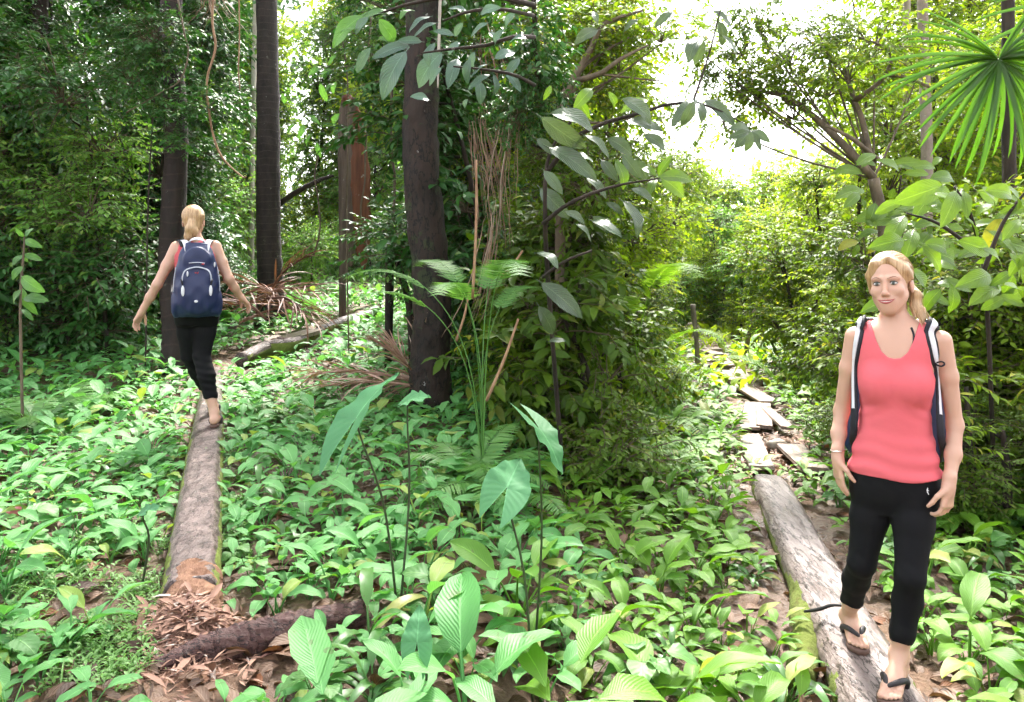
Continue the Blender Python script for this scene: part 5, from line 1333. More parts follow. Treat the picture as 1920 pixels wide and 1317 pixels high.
def hand(w, d, palm, thumb, curl=.35, size=1.0, spread=.10):
    """wrist w, direction d, palm = way the palm faces, thumb = side the thumb leaves; five unequal bent fingers"""
    d = unit(d); t = unit(np.asarray(thumb, float) - d * np.dot(thumb, d)); pn = unit(np.cross(d, t)); pn = pn if np.dot(pn, palm) > 0 else -pn
    w = np.asarray(w, float); S = size; out = []
    for o in (-.030, -.010, .010, .028): out.append((cone(w + t * o * .55 * S + d * .012 * S, w + t * o * S + d * .083 * S, .0145 * S, .0115 * S), .012))
    out.append((cone(w - d * .03, w + d * .03 * S, .022 * S, .02 * S), .02))
    for o, L_, r in ((.028, .070, .0088), (.010, .080, .0090), (-.009, .075, .0086), (-.027, .058, .0076)):
        p = w + t * o * S + d * .085 * S; a = curl * .6 + (.04 if o < 0 else 0)
        dd = unit(d + t * (o / .03) * spread)
        for j, f in enumerate((.46, .30, .24)):
            q_ = p + (dd * math.cos(a) + pn * math.sin(a)) * L_ * f * S
            out.append((cone(p, q_, r * S * (1 - .08 * j), r * S * (.92 - .10 * j)), .003)); p = q_; a += curl * (1.1 if j == 0 else .8)
    p = w + t * .026 * S + d * .022 * S; a0 = unit(d * .75 + t * .75 + pn * .35)
    q_ = p + a0 * .040 * S; out.append((cone(p, q_, .0135 * S, .0105 * S), .010))
    a1 = unit(d * .95 + t * .25 + pn * .45); r_ = q_ + a1 * .030 * S; out.append((cone(q_, r_, .0102 * S, .0092 * S), .003))
    out.append((cone(r_, r_ + unit(a1 + pn * .2) * .022 * S, .0092 * S, .0075 * S), .003))
    return out
def foot(heel, toe, ankle, width=.042, side=1):
    """bare foot on a plane through heel and toe (points on the sole); side = +1 puts the big toe on +lateral"""
    h, t = np.asarray(heel, float), np.asarray(toe, float); d = unit(t - h); up = unit(np.array([0, 0, 1.0]) - d * d[2]); la = np.cross(d, up) * side
    L_ = np.linalg.norm(t - h); out = []
    out.append((cone(h + d * .03 + up * .032, h + d * L_ * .45 + up * .034, .031, .029), .02))
    out.append((cone(np.asarray(ankle, float), h + d * .042 + up * .045, .031, .032), .025))
    out.append((cone(np.asarray(ankle, float) + d * .01, h + d * L_ * .55 + up * .034, .029, .023), .025))
    out.append((cone(h + d * L_ * .45 + la * .008 + up * .03, h + d * L_ * .74 + la * .020 + up * .021, .028, .020), .02))
    out.append((cone(h + d * L_ * .45 - la * .010 + up * .026, h + d * L_ * .70 - la * .024 + up * .018, .024, .016), .02))
    for k, (o, l, r) in enumerate(((.026, 1.0, .0125), (.008, .985, .0088), (-.007, .95, .0083), (-.020, .905, .008), (-.032, .85, .0078))):
        out.append((cone(h + d * L_ * (l - .22) + la * o * .95 + up * (r + .006), h + d * (L_ * l - r) + la * o + up * (r + .001), r, r * .95), .004))
    return out, (h, d, up, la, L_)

SKIN = plain_mat('skin', (0.50, 0.30, 0.215), 0.48, 0.4, 0.10, 14.0, 0.10, 420.0, sss=0.15)
M_TOP = plain_mat('coral_jersey', (0.60, 0.12, 0.14), 0.9, 0.1, 0.10, 9.0, 0.5, 34.0)
M_LEG = plain_mat('black_leggings', (0.0045, 0.0045, 0.0055), 0.8, 0.15, 0.2, 12.0, 0.5, 30.0)
M_SANDAL = plain_mat('sandal_black', (0.018, 0.015, 0.016), 0.6)
M_SOLE = plain_mat('sandal_sole', (0.10, 0.055, 0.04), 0.7)
M_NAVY = plain_mat('navy_nylon', (0.011, 0.019, 0.070), 0.5, 0.4, 0.25, 18.0, 0.3, 260.0)
M_BLACKW = plain_mat('black_webbing', (0.014, 0.014, 0.020), 0.7, 0.3, 0.15, 30.0, 0.4, 400.0)
M_WHITEW = plain_mat('pale_grey_webbing', (0.62, 0.62, 0.66), 0.7, 0.3, 0.12, 25.0, 0.3, 400.0)
M_PIPE = plain_mat('grey_piping', (0.42, 0.44, 0.52), 0.5)
M_LIP = plain_mat('lips', (0.34, 0.085, 0.08), 0.4)
M_EYEW = plain_mat('eye_white', (0.50, 0.48, 0.46), 0.2, 0.5, 0.03)
M_IRIS = plain_mat('iris', (0.11, 0.15, 0.14), 0.15, 0.5)
M_PUPIL = plain_mat('pupil', (0.005, 0.005, 0.005), 0.1, 0.6)
M_LASH = plain_mat('lashes', (0.05, 0.028, 0.018), 0.7)
M_BROW = plain_mat('eyebrow', (0.13, 0.07, 0.035), 0.8)
M_TEETH = plain_mat('teeth', (0.7, 0.66, 0.6), 0.25)
M_METAL = plain_mat('silver', (0.6, 0.58, 0.55), 0.25, 0.5, 0.05, metal=1.0)
M_RED = plain_mat('red_stitching', (0.45, 0.03, 0.03), 0.6)
M_MARKW = plain_mat('white_print', (0.75, 0.75, 0.75), 0.6)
def hair_mat():
    m, nt, N, L, B = new_mat('blond_hair')
    tc = N.new('ShaderNodeTexCoord'); mp = N.new('ShaderNodeMapping'); mp.inputs['Scale'].default_value = (130, 40, 12); L.new(tc.outputs['Object'], mp.inputs[0])
    n1 = node(N, 'ShaderNodeTexNoise', Scale=1.0, Detail=4.0, Roughness=.7); L.new(mp.outputs[0], n1.inputs['Vector'])
    rp = N.new('ShaderNodeValToRGB'); e = rp.color_ramp.elements; e[0].position, e[0].color = .3, (.21, .115, .048, 1); e[1].position, e[1].color = .7, (.50, .335, .175, 1)
    at = node(N, 'ShaderNodeAttribute', attribute_name='tint'); L.new(math_n(N, L, 'ADD', n1.outputs[0], math_n(N, L, 'MULTIPLY', at.outputs['Fac'], .35)), rp.inputs[0]); L.new(rp.outputs[0], B.inputs['Base Color'])
    bp = node(N, 'ShaderNodeBump', Strength=.6, Distance=.004); L.new(n1.outputs[0], bp.inputs['Height']); L.new(bp.outputs[0], B.inputs['Normal'])
    B.inputs['Roughness'].default_value = .42; B.inputs['Anisotropic'].default_value = .5
    return m
M_HAIR = hair_mat()

def rotz(a): return np.array([[math.cos(a), -math.sin(a), 0], [math.sin(a), math.cos(a), 0], [0, 0, 1]])
def rotx(a): return np.array([[1, 0, 0], [0, math.cos(a), -math.sin(a)], [0, math.sin(a), math.cos(a)]])
def roty(a): return np.array([[math.cos(a), 0, math.sin(a)], [0, 1, 0], [-math.sin(a), 0, math.cos(a)]])

class Head:
    """head frame: x across, -y out of the face, z up; origin at eye level between the ears"""
    def __init__(s, c, R): s.c, s.R = np.asarray(c, float), R
    def P(s, x, y, z): return s.c + s.R @ np.array([x, y, z], float)
    def ball(s, c, r): return ball(s.P(*c), r, s.R)
    def cone(s, a, b, ra, rb): return cone(s.P(*a), s.P(*b), ra, rb)
    def skull(s):
        o = [(s.ball((0, .012, .036), (.073, .091, .085)), .03), (s.ball((0, -.034, -.026), (.057, .054, .080)), .03), (s.cone((0, -.036, -.062), (0, -.068, -.102), .040, .0175), .035),
             (s.cone((-.043, -.012, -.048), (-.014, -.060, -.096), .019, .015), .03), (s.cone((.043, -.012, -.048), (.014, -.060, -.096), .019, .015), .03)]
        for e in (-1, 1):
            o += [(s.ball((e * .036, -.064, -.030), (.024, .020, .022)), .02), (s.cone((e * .014, -.085, .019), (e * .046, -.070, .019), .008, .007), .016),
                  (s.ball((e * .0105, -.097, -.043), (.0062, .008, .006)), .006), (s.ball((e * .0755, .014, -.012), (.008, .019, .031)), .008)]
        o += [(s.cone((0, -.086, .006), (0, -.104, -.035), .0065, .0085), .012), (s.ball((0, -.106, -.040), (.0088, .009, .008)), .008), (s.ball((0, -.078, -.070), (.030, .015, .020)), .02)]
        return o
    def sockets(s): return [(s.ball((e * .0300, -.101, .0005), (.0165, .018, .0115)), .012) for e in (-1, 1)]

BODYF = []
def build_person(name, label, root, body, top, legs_cut, head, hair, sandals, eyes, h, frontsign):
    """body: list of (prim, k); one continuous skin surface, then clothing grown off the same shapes"""
    e = empty(name, label, 'person', root)
    root = np.asarray(root, float)
    def fld(prims, hh, pad=.05):
        lo = np.min([p[0][1] for p in prims], 0) - pad; hi = np.max([p[0][2] for p in prims], 0) + pad
        f = Field(lo, hi, hh)
        for p in prims: f.add(*p)
        return f
    f = fld(body['all'], h)
    for c in body['cuts']: f.add(c[0], c[1], op='cut')
    if body.get('sole') is not None: f.clip(body['sole'])
    BODYF.append(f)
    link('body', f.mesh('body', SKIN, root), e)
    def cloth(prims, grow, clips, mat, nm, warp=None):
        lo = np.min([p[0][1] for p in prims], 0) - .06; hi = np.max([p[0][2] for p in prims], 0) + .06
        ff = Field(lo, hi, h)
        for p in prims: ff.add(p[0], p[1], grow)
        if warp: ff.warp(warp)
        for c in clips: ff.clip(c)
        BODYF.append(ff); o = link(nm, ff.mesh(nm, mat, root), e); return o
    cloth(body['torso'], .007, top['clips'], M_TOP, 'tank_top', top.get('warp'))
    lg = cloth(body['legs'], .0045, legs_cut['clips'], M_LEG, 'leggings', legs_cut.get('warp'))
    hf = fld(hair['prims'], hair.get('h', h * .8))
    if 'warp' in hair: hf.warp(hair['warp'])
    for c, k in hair.get('cuts', ()): hf.add(c, k, op='cut')
    ho = link('hair', hf.mesh('hair', M_HAIR, root), e)
    for (H, d, up, la, L_) in sandals:                    # flip-flop: shaped sole, two straps meeting between the toes
        so = np.linspace(0, 1, 14)
        half = np.array([.020, .030, .034, .034, .032, .031, .032, .036, .041, .045, .046, .043, .034, .014])
        sh = np.array([0, 0, 0, 0, .001, .002, .003, .004, .005, .005, .004, .003, .004, .006])
        c = H[None] + d[None] * ((so * 1.06 - .03) * L_)[:, None] + la[None] * sh[:, None] - root
        V = []
        for zz_, ins in ((0.0005, .9), (-.004, 1.0), (-.017, 1.0), (-.018, .9)):
            V.append(np.concatenate([c + la * (half * ins)[:, None], (c - la * (half * ins)[:, None])[::-1]]) + up * zz_)
        m = 28; V = np.concatenate(V); F = grid_faces(4, m, True)
        capq = [[i, i + 1, m - 2 - i, m - 1 - i] for i in range(13)]
        g = Geo(); g.add(V, np.concatenate([F[:, ::-1], np.array(capq), np.array([[x + 3 * m for x in reversed(r)] for r in capq])]))
        s_ = link('sandal', g.mesh('sandal', M_SOLE), e)
        tb = H + d * L_ * .80 + la * .016 + up * .004 - root
        g = Geo()
        for sd, wy in ((1, .046), (-1, .044)):
            p1 = H + d * L_ * .66 + la * sd * wy * .55 + up * .045 - root; p2 = H + d * L_ * .46 + la * sd * wy * .93 + up * .030 - root; p3 = H + d * L_ * .40 + la * sd * wy * .86 - root
            W_ = smooth_path([tb, tb + up * .022 - d * .006, p1, p2, p3], 16)
            V, F, U, C = tube(W_, [.004, .007, .011, .012, .010], 8); g.add(V, F, U)
        link('strap', g.mesh('strap', M_SANDAL), s_)
    if eyes: eyes(e, root)
    return e, lg, root

# ================================================================== the woman facing the camera
class Sight:
    """a frame square to the line from the eye to one picture column; things built in it are turned into the world by M"""
    def __init__(s, px): s.px = px; s.a = math.atan2(px - CXP, FPX); s.c = math.cos(s.a); s.M = Matrix.Rotation(-s.a, 4, 'Z'); s.inv = np.array(s.M.inverted())[:3, :3]
    def P(s, px, py, Y): return np.array([(px - s.px) / FPX * Y * s.c, Y / s.c, CAM_Z - (py - CYP) / FPX * Y])
    def turn(s, o): o.matrix_basis = s.M @ o.matrix_basis
SR, SL = Sight(1672), Sight(368)
YR = 3.19
YC = YR / SR.c
KX = FPX / (YR * SR.c)                                    # picture columns per metre across her
def R_(px, py, Y=YR): return SR.P(px, py, Y)
prof = [(594, 1681, 24, .040), (601, 1681, 42, .050), (608, 1681, 57, .060), (617, 1681, 69, .072), (630, 1681, 75, .082), (655, 1681, 74, .090), (690, 1680, 70, .095), (725, 1679, 66, .095), (765, 1678, 61, .088), (805, 1677, 62, .086), (845, 1677, 70, .096), (885, 1677, 79, .107), (912, 1677, 83, .110), (935, 1677, 78, .102), (958, 1677, 58, .08)]
zs = [R_(p[1], p[0])[2] for p in prof]; xc = [R_(p[1], p[0])[0] for p in prof]; aw = [p[2] / KX for p in prof]
yc = [YC + .02, YC + .018, YC + .016, YC + .014, YC + .010, YC + .004, YC, YC - .002, YC, YC + .004, YC + .004, YC + .006, YC + .008, YC + .008, YC + .008]
torso = [(loft(zs, xc, yc, aw, [p[3] for p in prof]), .02)]
for px in (1646, 1713): torso.append((ball(R_(px, 722, YR - .066), (.053, .046, .058)), .045))
for px in (1640, 1716): torso.append((ball(R_(px, 905, YR + .05), (.078, .072, .09)), .04))
hipL, hipR = R_(1640, 915, 3.2), R_(1716, 915, 3.19)
kL, kR = R_(1615, 1064, 3.17), R_(1706, 1076, 3.08)
aL, aR = R_(1588, 1168, 3.44), R_(1686, 1226, 3.12)
legsL = [(c, .022) for c in chain([hipL, hipL * .6 + kL * .4, kL, kL * .66 + aL * .34 + [-.004, .022, 0], kL * .3 + aL * .7, aL], [.080, .067, .047, .048, .037, .029])]
legsR = [(c, .022) for c in chain([hipR, hipR * .6 + kR * .4, kR, kR * .66 + aR * .34 + [.004, .024, 0], kR * .3 + aR * .7, aR], [.080, .068, .048, .049, .039, .030])]
RT_S = RT + .020
def on_log(px, Y): p_ = SR.P(px, 0, Y); p_[2] = RT_S; return p_
fL, sL = foot(on_log(1586, 3.52), on_log(1612, 3.285), aL, side=-1)
fR, sR = foot(on_log(1690, 3.17), on_log(1664, 2.94), aR, side=1)
armL = [R_(1603, 634, 3.2), R_(1590, 695, 3.21), R_(1576, 778, 3.24), R_(1570, 822, 3.21), R_(1568, 868, 3.17)]
armR = [R_(1762, 636, 3.2), R_(1775, 700, 3.21), R_(1787, 788, 3.22), R_(1784, 842, 3.18), R_(1776, 898, 3.13)]
arms = [(c, .02) for c in chain(armL, [.041, .034, .029, .028, .019])] + [(c, .02) for c in chain(armR, [.041, .034, .029, .028, .019])]
arms += hand(armL[-1], (.07, -.06, -1), (.8, .55, 0), (.45, -.85, 0), .22, .93) + hand(armR[-1], (-.10, -.08, -1), (-.75, .65, 0), (-.5, -.8, 0), .62, .95)
hc = R_(1669, 531.5, 3.185)
HR = rotz(-.21) @ roty(-.085) @ rotx(-.02)
hd = Head(hc, HR)
neck = [(cone(R_(1680, 618, 3.205), hd.P(0, .022, -.055), .050, .044), .035), (cone(R_(1680, 622, 3.175), hd.P(0, -.005, -.075), .034, .034), .03)]
body = {'all': torso + legsL + legsR + arms + neck + hd.skull() + fL + fR, 'cuts': hd.sockets(), 'sole': lambda x, y, z: np.where(z < RT_S + .03, RT_S + .0012 - z, -1.0) + 0 * x + 0 * y,
        'torso': torso, 'legs': torso + legsL + legsR}
zt = lambda py: R_(0, py)[2]
xm = R_(1677, 0)[0]
def neckline(x, y, z):                                    # scoop at the front, higher at the back, open arm holes
    u = np.abs(x - xm) * KX
    front = np.interp(u, [0, 12, 24, 34, 42, 50, 62, 90], [668, 666, 656, 636, 612, 594, 590, 640])
    back = np.interp(u, [0, 30, 50, 90], [628, 615, 596, 640])
    py = np.where(y < YC + .02, front, back)
    ztop = CAM_Z - (py - CYP) / FPX * YR
    lim = np.interp(CYP - (z - CAM_Z) / YR * FPX, [590, 615, 640, 665, 690, 715, 740], [58, 60, 62, 65, 70, 78, 95])
    return np.maximum(z - ztop, (u - lim) / KX)
def hem(x, y, z): u = (x - xm) / .18; return (zt(889) + .010 * u * u - .004 * np.sin(u * 5)) - z + 0 * y
def folds(x, y, z):
    py = CYP - (z - CAM_Z) / YR * FPX; u = x - xm
    low = np.clip((py - 790) / 80, 0, 1); side = np.clip(np.abs(u) / .15, 0, 1)
    w = .0038 * low * np.sin((z * 95 + 6.0 * u * u * 20 - np.abs(u) * 22) + 1.5 * np.sin(u * 17)) * (.45 + .55 * side)
    w += .0018 * np.exp(-((py - 765) / 22) ** 2) * np.sin(z * 120 + np.abs(u) * 60) * side
    loose = -.006 * np.clip((py - 760) / 60, 0, 1) * np.clip((892 - py) / 20 + .6, 0, 1)
    return w + loose + 0 * y
cut = zt(1197 - 0) * 0 + .012
def cuffs(x, y, z): return (cut + .006 * np.sin(x * 60)) - z + 0 * y
def waist(x, y, z): return z - zt(872) + 0 * x + 0 * y
def legfolds(x, y, z): return .0005 * np.sin(z * 120 + x * 90) * (np.exp(-((z - .30) / .06) ** 2) + .8 * np.exp(-((z - .07) / .05) ** 2) + .5 * np.exp(-((z - .62) / .05) ** 2)) + 0 * y
def strands(x, y, z):
    X = (x - hc[0]); Z = (z - hc[2]); Yv = (y - hc[1])
    return .0006 * np.sin(np.arctan2(X - .01, Z + .06) * 60 + 25 * Yv) + .0004 * np.sin((X + Yv) * 520 + Z * 60)
hair = {'prims': [(hd.ball((0, .018, .039), (.0830, .098, .0905)), .012), (hd.cone((-.068, -.030, .030), (-.073, -.014, -.035), .011, .005), .02), (hd.cone((-.070, .004, .01), (-.070, .014, -.045), .013, .006), .02),
                  (hd.cone((-.040, -.064, .082), (-.066, -.034, .035), .013, .012), .02), (hd.cone((.012, -.064, .096), (.062, -.030, .048), .011, .012), .02), (hd.cone((.062, -.030, .048), (.073, .006, .014), .012, .010), .02),
                  (hd.cone((.02, .098, -.005), (.060, .085, -.035), .022, .022), .03)]
                 + [(c, .010) for c in chain([hd.P(.055, .082, -.030), hd.P(.080, .050, -.050), R_(1716, 572, 3.21), R_(1724, 588, 3.19), R_(1731, 604, 3.17)], [.020, .019, .020, .016, .004])]
                 + [(c, .006) for c in chain([hd.P(.070, .06, -.045), R_(1712, 576, 3.20), R_(1715, 594, 3.18)], [.014, .013, .004])]
                 + [(c, .006) for c in chain([R_(1716, 570, 3.22), R_(1728, 580, 3.20), R_(1735, 597, 3.18)], [.012, .013, .003])],
        'cuts': [(hd.ball((.006, -.112, -.032), (.0650, .092, .122)), .008), (hd.ball((.080, .000, -.030), (.020, .026, .036)), .008)], 'h': .003}
def face(e, root):
    F0 = BODYF[0]
    def sf(x, z, out=0.0):
        p = probe(F0, hd.P(x, -.16, z), HR @ np.array([0, 1.0, 0]), .16)
        return (hd.P(x, -.085, z) if p is None else p) - HR @ np.array([0, out, 0]) - root
    for s in (-1, 1):
        cx = s * .0300; el = link('eye', mk_ball(hd.P(cx, -.0785, -.0005) - root, (.0145, .0095, .0070), M_EYEW, HR), e)
        link('iris', mk_ball(hd.P(cx + .0006, -.0862, .0004) - root, (.0064, .0022, .0064), M_IRIS, HR), el)
        link('pupil', mk_ball(hd.P(cx + .0006, -.0880, .0004) - root, (.0030, .0010, .0030), M_PUPIL, HR), el)
        g = Geo(); add_tube(g, smooth_path([hd.P(cx + x, y, z) - root for x, y, z in ((-.0155, -.079, -.001), (-.008, -.0865, .0058), (0, -.0890, .0075), (.008, -.0865, .0060), (.0155, -.079, .0002))], 12), [.0011, .0020, .0020, .0020, .0012], 5)
        link('eyelid', g.mesh('eyelid', M_LASH), e)
        g = Geo(); add_tube(g, smooth_path([hd.P(cx + x, y, z) - root for x, y, z in ((-.014, -.0795, -.004), (0, -.0865, -.0072), (.014, -.0795, -.0035))], 10), [.0006, .0009, .0006], 5)
        link('eyelid', g.mesh('eyelid', M_LASH), e)
        g = Geo(); add_tube(g, smooth_path([sf(s * x, z, -.0004) for x, z in ((.012, .0175), (.024, .0225), (.036, .0240), (.048, .0185))], 12), [.0014, .0020, .0017, .0006], 5)
        link('eyebrow', g.mesh('eyebrow', M_BROW), e)
    for nm, pts, r, o in (('upper_lip', ((-.032, -.0618), (-.021, -.0652), (-.010, -.0665), (-.004, -.0660), (0, -.0668), (.004, -.0660), (.010, -.0665), (.021, -.0650), (.032, -.0612)), [.0010, .0022, .0030, .0034, .0030, .0034, .0030, .0022, .0010], .0005),
                       ('lower_lip', ((-.030, -.0628), (-.019, -.0715), (-.009, -.0750), (0, -.0762), (.009, -.0750), (.019, -.0712), (.030, -.0622)), [.0010, .0026, .0038, .0042, .0038, .0026, .0010], .0003)):
        g = Geo(); add_tube(g, smooth_path([sf(x, z, o) for x, z in pts], 20), r, 8); link(nm, g.mesh(nm, M_LIP), e)
    g = Geo(); add_tube(g, smooth_path([sf(x, z, .0004) for x, z in ((-.022, -.0668), (-.010, -.0700), (0, -.0706), (.010, -.0700), (.022, -.0664))], 12), [.0008, .0020, .0022, .0020, .0008], 6); link('teeth', g.mesh('teeth', M_TEETH), e)
def mk_ball(c, r, mat, R=None):
    th = np.linspace(0, PI, 9); ph = np.linspace(0, 2 * PI, 14, endpoint=False)
    D = np.stack([np.sin(th)[:, None] * np.cos(ph), np.sin(th)[:, None] * np.sin(ph), np.cos(th)[:, None] * np.ones(14)], -1).reshape(-1, 3) * np.asarray(r)
    if R is not None: D = D @ np.asarray(R).T
    g = Geo(); g.add(D + np.asarray(c), grid_faces(9, 14, True)[:, ::-1]); return g.mesh('ball', mat)
def hair_strands(e, root, H_, n, seed, tie, tail, r=.0009, part=.01):
    """fine locks laid over the cap from the hairline back to the tie, and loose ones down the tail"""
    q = np.random.default_rng(seed); g = Geo(); c0 = np.array([0, .018, .039]); rad = np.array([.0832, .0983, .0908])
    for i in range(n):
        a = q.uniform(-1.95, 1.95); s0 = np.array([math.sin(a), -abs(math.cos(a)) * .72, .62 * math.cos(a * .75) + .12]); s0 /= np.linalg.norm(s0)
        t0 = unit(np.array(tie) - c0 + q.normal(0, .012, 3))
        P = []
        for t in np.linspace(0, .97, 12):
            d = unit(s0 * (1 - t) + t0 * t + np.array([0, 0, .5 * t * (1 - t)]))
            P.append(H_.P(*(c0 + d * rad * (1.004 + .012 * math.sin(i * 1.7 + t * 5) * (1 - t) + .006 * q.uniform()))) - root)
        add_tube(g, np.array(P), [r * .6, r, r * .8], 3, cap=False, T=q.uniform())
    for i in range(n // 3):
        o = q.normal(0, .011, 3); k = q.uniform(.75, 1.1)
        P = np.array([p + o * f for p, f in zip(tail, np.linspace(.8, 1.5, len(tail)))]); P = smooth_path(P, 12); P = P[0] + (P - P[0]) * k
        add_tube(g, P - root, [r, r, r * .4], 3, cap=False, T=q.uniform())
    return kind(link('hair_strands', g.mesh('hair_strands', M_HAIR), e), 'stuff')
rootR = on_log(1650, 3.2)
pR, lgR, rootR = build_person('person', 'smiling woman in coral tank top and black leggings facing the camera', rootR, body, {'clips': [neckline, hem], 'warp': folds}, {'clips': [cuffs, waist], 'warp': legfolds}, hd, hair, [sL, sR], face, .0038, -1)
hair_strands(pR, rootR, hd, 170, 3, (.03, .11, -.01), [hd.P(.055, .085, -.030), hd.P(.080, .055, -.050), R_(1716, 572, 3.21), R_(1724, 588, 3.18), R_(1732, 606, 3.16)])
# small white running-figure print, bra strap, bracelet, ring
g = Geo()
px1 = 1 / KX; o = probe(BODYF[2], R_(1736, 905) - np.array([0, .3, 0]), (0, 1.0, 0), .4, 400) - rootR
for a, b_, r in (((0, 6), (0, 1), 1.0), ((0, 1), (-2.5, -5), .8), ((0, 1), (2.5, -5), .8), ((0, 4), (3, 2.5), .7), ((0, 4), (-2.5, 1), .7)):
    add_tube(g, [o + np.array([a[0] * px1, 0, a[1] * px1]), o + np.array([b_[0] * px1, 0, b_[1] * px1])], r * px1, 6)
add_tube(g, [o + np.array([px1 * .6, 0, 8.0 * px1]), o + np.array([px1 * .6, 0, 6.8 * px1])], 1.1 * px1, 6)
link('printed_logo', g.mesh('printed_logo', M_MARKW), lgR)
g = Geo(); c_ = armL[-1] + np.array([.001, 0, .03]) - rootR
add_tube(g, [c_ + np.array([math.cos(t) * .029, math.sin(t) * .029, .004 * math.cos(t)]) for t in np.linspace(0, 2 * PI, 25)], .0016, 5, cap=False)
link('bracelet', g.mesh('bracelet', M_METAL), pR)
def front(px, py, out=0.0, cloth=True):
    """the point of the body or the top that the camera sees at about (px, py), moved out along y"""
    best = None
    for f_ in BODYF[0:2] if cloth else BODYF[0:1]:
        p = probe(f_, R_(px, py, YR) - np.array([0, .25, 0]), (0, 1.0, 0), .42, 400)
        if p is not None and (best is None or p[1] < best[1]): best = p
    return None if best is None else best - np.array([0, out, 0])
bs = [front(a, b_, .001, False) for a, b_ in ((1708, 612), (1712, 624), (1711, 640), (1704, 655))]
bs = [p - rootR for p in bs if p is not None]
g = Geo(); add_tube(g, smooth_path(bs, 14), [.0045, .004, .004], 6); link('bra_strap', g.mesh('bra_strap', M_BLACKW), pR)

# ------------------------------------------------------------------ backpack (built round its own centre: x across, +y away from the wearer, z up)
def ribbon(g, P, N_, w, th, m=0):
    """a flat band along P; N_ = its outward normals"""
    P = np.asarray(P, float); T = unit(np.gradient(P, axis=0)); N_ = unit(np.asarray(N_, float) - T * (np.asarray(N_, float) * T).sum(1, keepdims=True)); S = np.cross(T, N_)
    w = np.broadcast_to(np.asarray(w, float), (len(P),))[:, None]
    sec = [(-1, 0), (-.9, 1), (-.3, 1.25), (.3, 1.25), (.9, 1), (1, 0), (.8, -.3), (-.8, -.3)]
    V = np.stack([P + S * w / 2 * a + N_ * th * b for a, b in sec], 1).reshape(-1, 3)
    g.add(V, grid_faces(len(P), 8, True), None, 0, m); return g
def backpack(label, M, h, front=True):
    e = empty('backpack', label, 'backpack', M=M)
    F_ = Field((-.26, -.06, -.34), (.26, .30, .36), h)
    zsb = [-.285, -.25, -.18, -.05, .08, .18, .25, .285]
    F_.add(loft(zsb, [0] * 8, [.085, .09, .095, .095, .088, .078, .066, .058], [.150, .182, .192, .188, .172, .150, .120, .085], [.072, .095, .108, .105, .092, .075, .055, .035], 2.8), .02)
    F_.add(ball((0, .175, -.10), (.150, .060, .165)), .03)
    F_.add(ball((0, .150, .165), (.105, .030, .095)), .03)
    for s in (-1, 1): F_.add(ball((s * .175, .09, -.19), (.035, .06, .10)), .03)
    F_.warp(lambda x, y, z: .0025 * np.sin(z * 48 + 5 * x) * np.sin(x * 38 + 2) * np.clip((y - .05) / .05, 0, 1) + .002 * np.sin(x * 95) * np.exp(-((z + .2) / .07) ** 2))
    link('pack_body', F_.mesh('pack_body', M_NAVY), e)
    def on(pts, r, mat, nm, n=24, ns=6):
        g = Geo(); add_tube(g, smooth_path(pts, n), r, ns); return link(nm, g.mesh(nm, mat), e)
    on([(-.118, .205, -.02), (-.112, .215, .045), (-.085, .212, .085), (0, .205, .105), (.085, .212, .085), (.112, .215, .045), (.118, .205, -.02)], [.006, .006], M_PIPE, 'piping')
    on([(-.065, .186, .135), (0, .190, .140), (.065, .186, .135)], [.004, .004], M_PIPE, 'zipper')
    on([(-.17, .12, .10), (-.185, .13, .0), (-.19, .13, -.09)], [.004, .004], M_PIPE, 'piping'); on([(.17, .12, .10), (.185, .13, .0), (.19, .13, -.09)], [.004, .004], M_PIPE, 'piping')
    for s in (-1, 1):
        link('side_tab', mk_ball((s * .112, .222, -.075), (.014, .008, .042), M_WHITEW), e)
        on([(s * .125, .20, .01), (s * .12, .222, -.005), (s * .112, .226, -.03)], [.007, .009, .006], M_BLACKW, 'buckle', 10)
    link('zip_pull', mk_ball((.075, .215, .055), (.008, .006, .022), M_WHITEW), e)
    link('zip_pull', mk_ball((-.145, .16, .12), (.007, .006, .02), M_WHITEW), e)
    link('red_pull', mk_ball((-.05, .196, .128), (.012, .005, .006), M_RED), e)
    g = Geo()
    for a, b_ in (((-.012, .006), (-.006, -.008)), ((-.006, -.008), (0, .004)), ((.004, .006), (.010, -.006)), ((.010, -.006), (.016, .006))):
        add_tube(g, [(a[0], .214, .062 + a[1]), (b_[0], .214, .062 + b_[1])], .0022, 5)
    link('embroidered_mark', g.mesh('embroidered_mark', M_RED), e)
    link('badge', mk_ball((.006, .236, -.155), (.016, .004, .010), M_WHITEW), e)
    g = Geo(); ribbon(g, smooth_path([(-.07, .02, .27), (-.05, .06, .305), (0, .07, .318), (.05, .06, .305), (.07, .02, .27)], 16), np.tile([0, .5, 1.0], (16, 1)), .034, .005); link('grab_handle', g.mesh('grab_handle', M_WHITEW), e)
    for s in (-1, 1):
        g = Geo(); ribbon(g, smooth_path([(s * .072, .118, .215), (s * .082, .085, .262), (s * .098, .03, .296), (s * .11, -.03, .300)], 16), np.tile([0, .5, 1.0], (16, 1)), .052, .006); link('yoke_pad', g.mesh('yoke_pad', M_WHITEW), e)
    return e
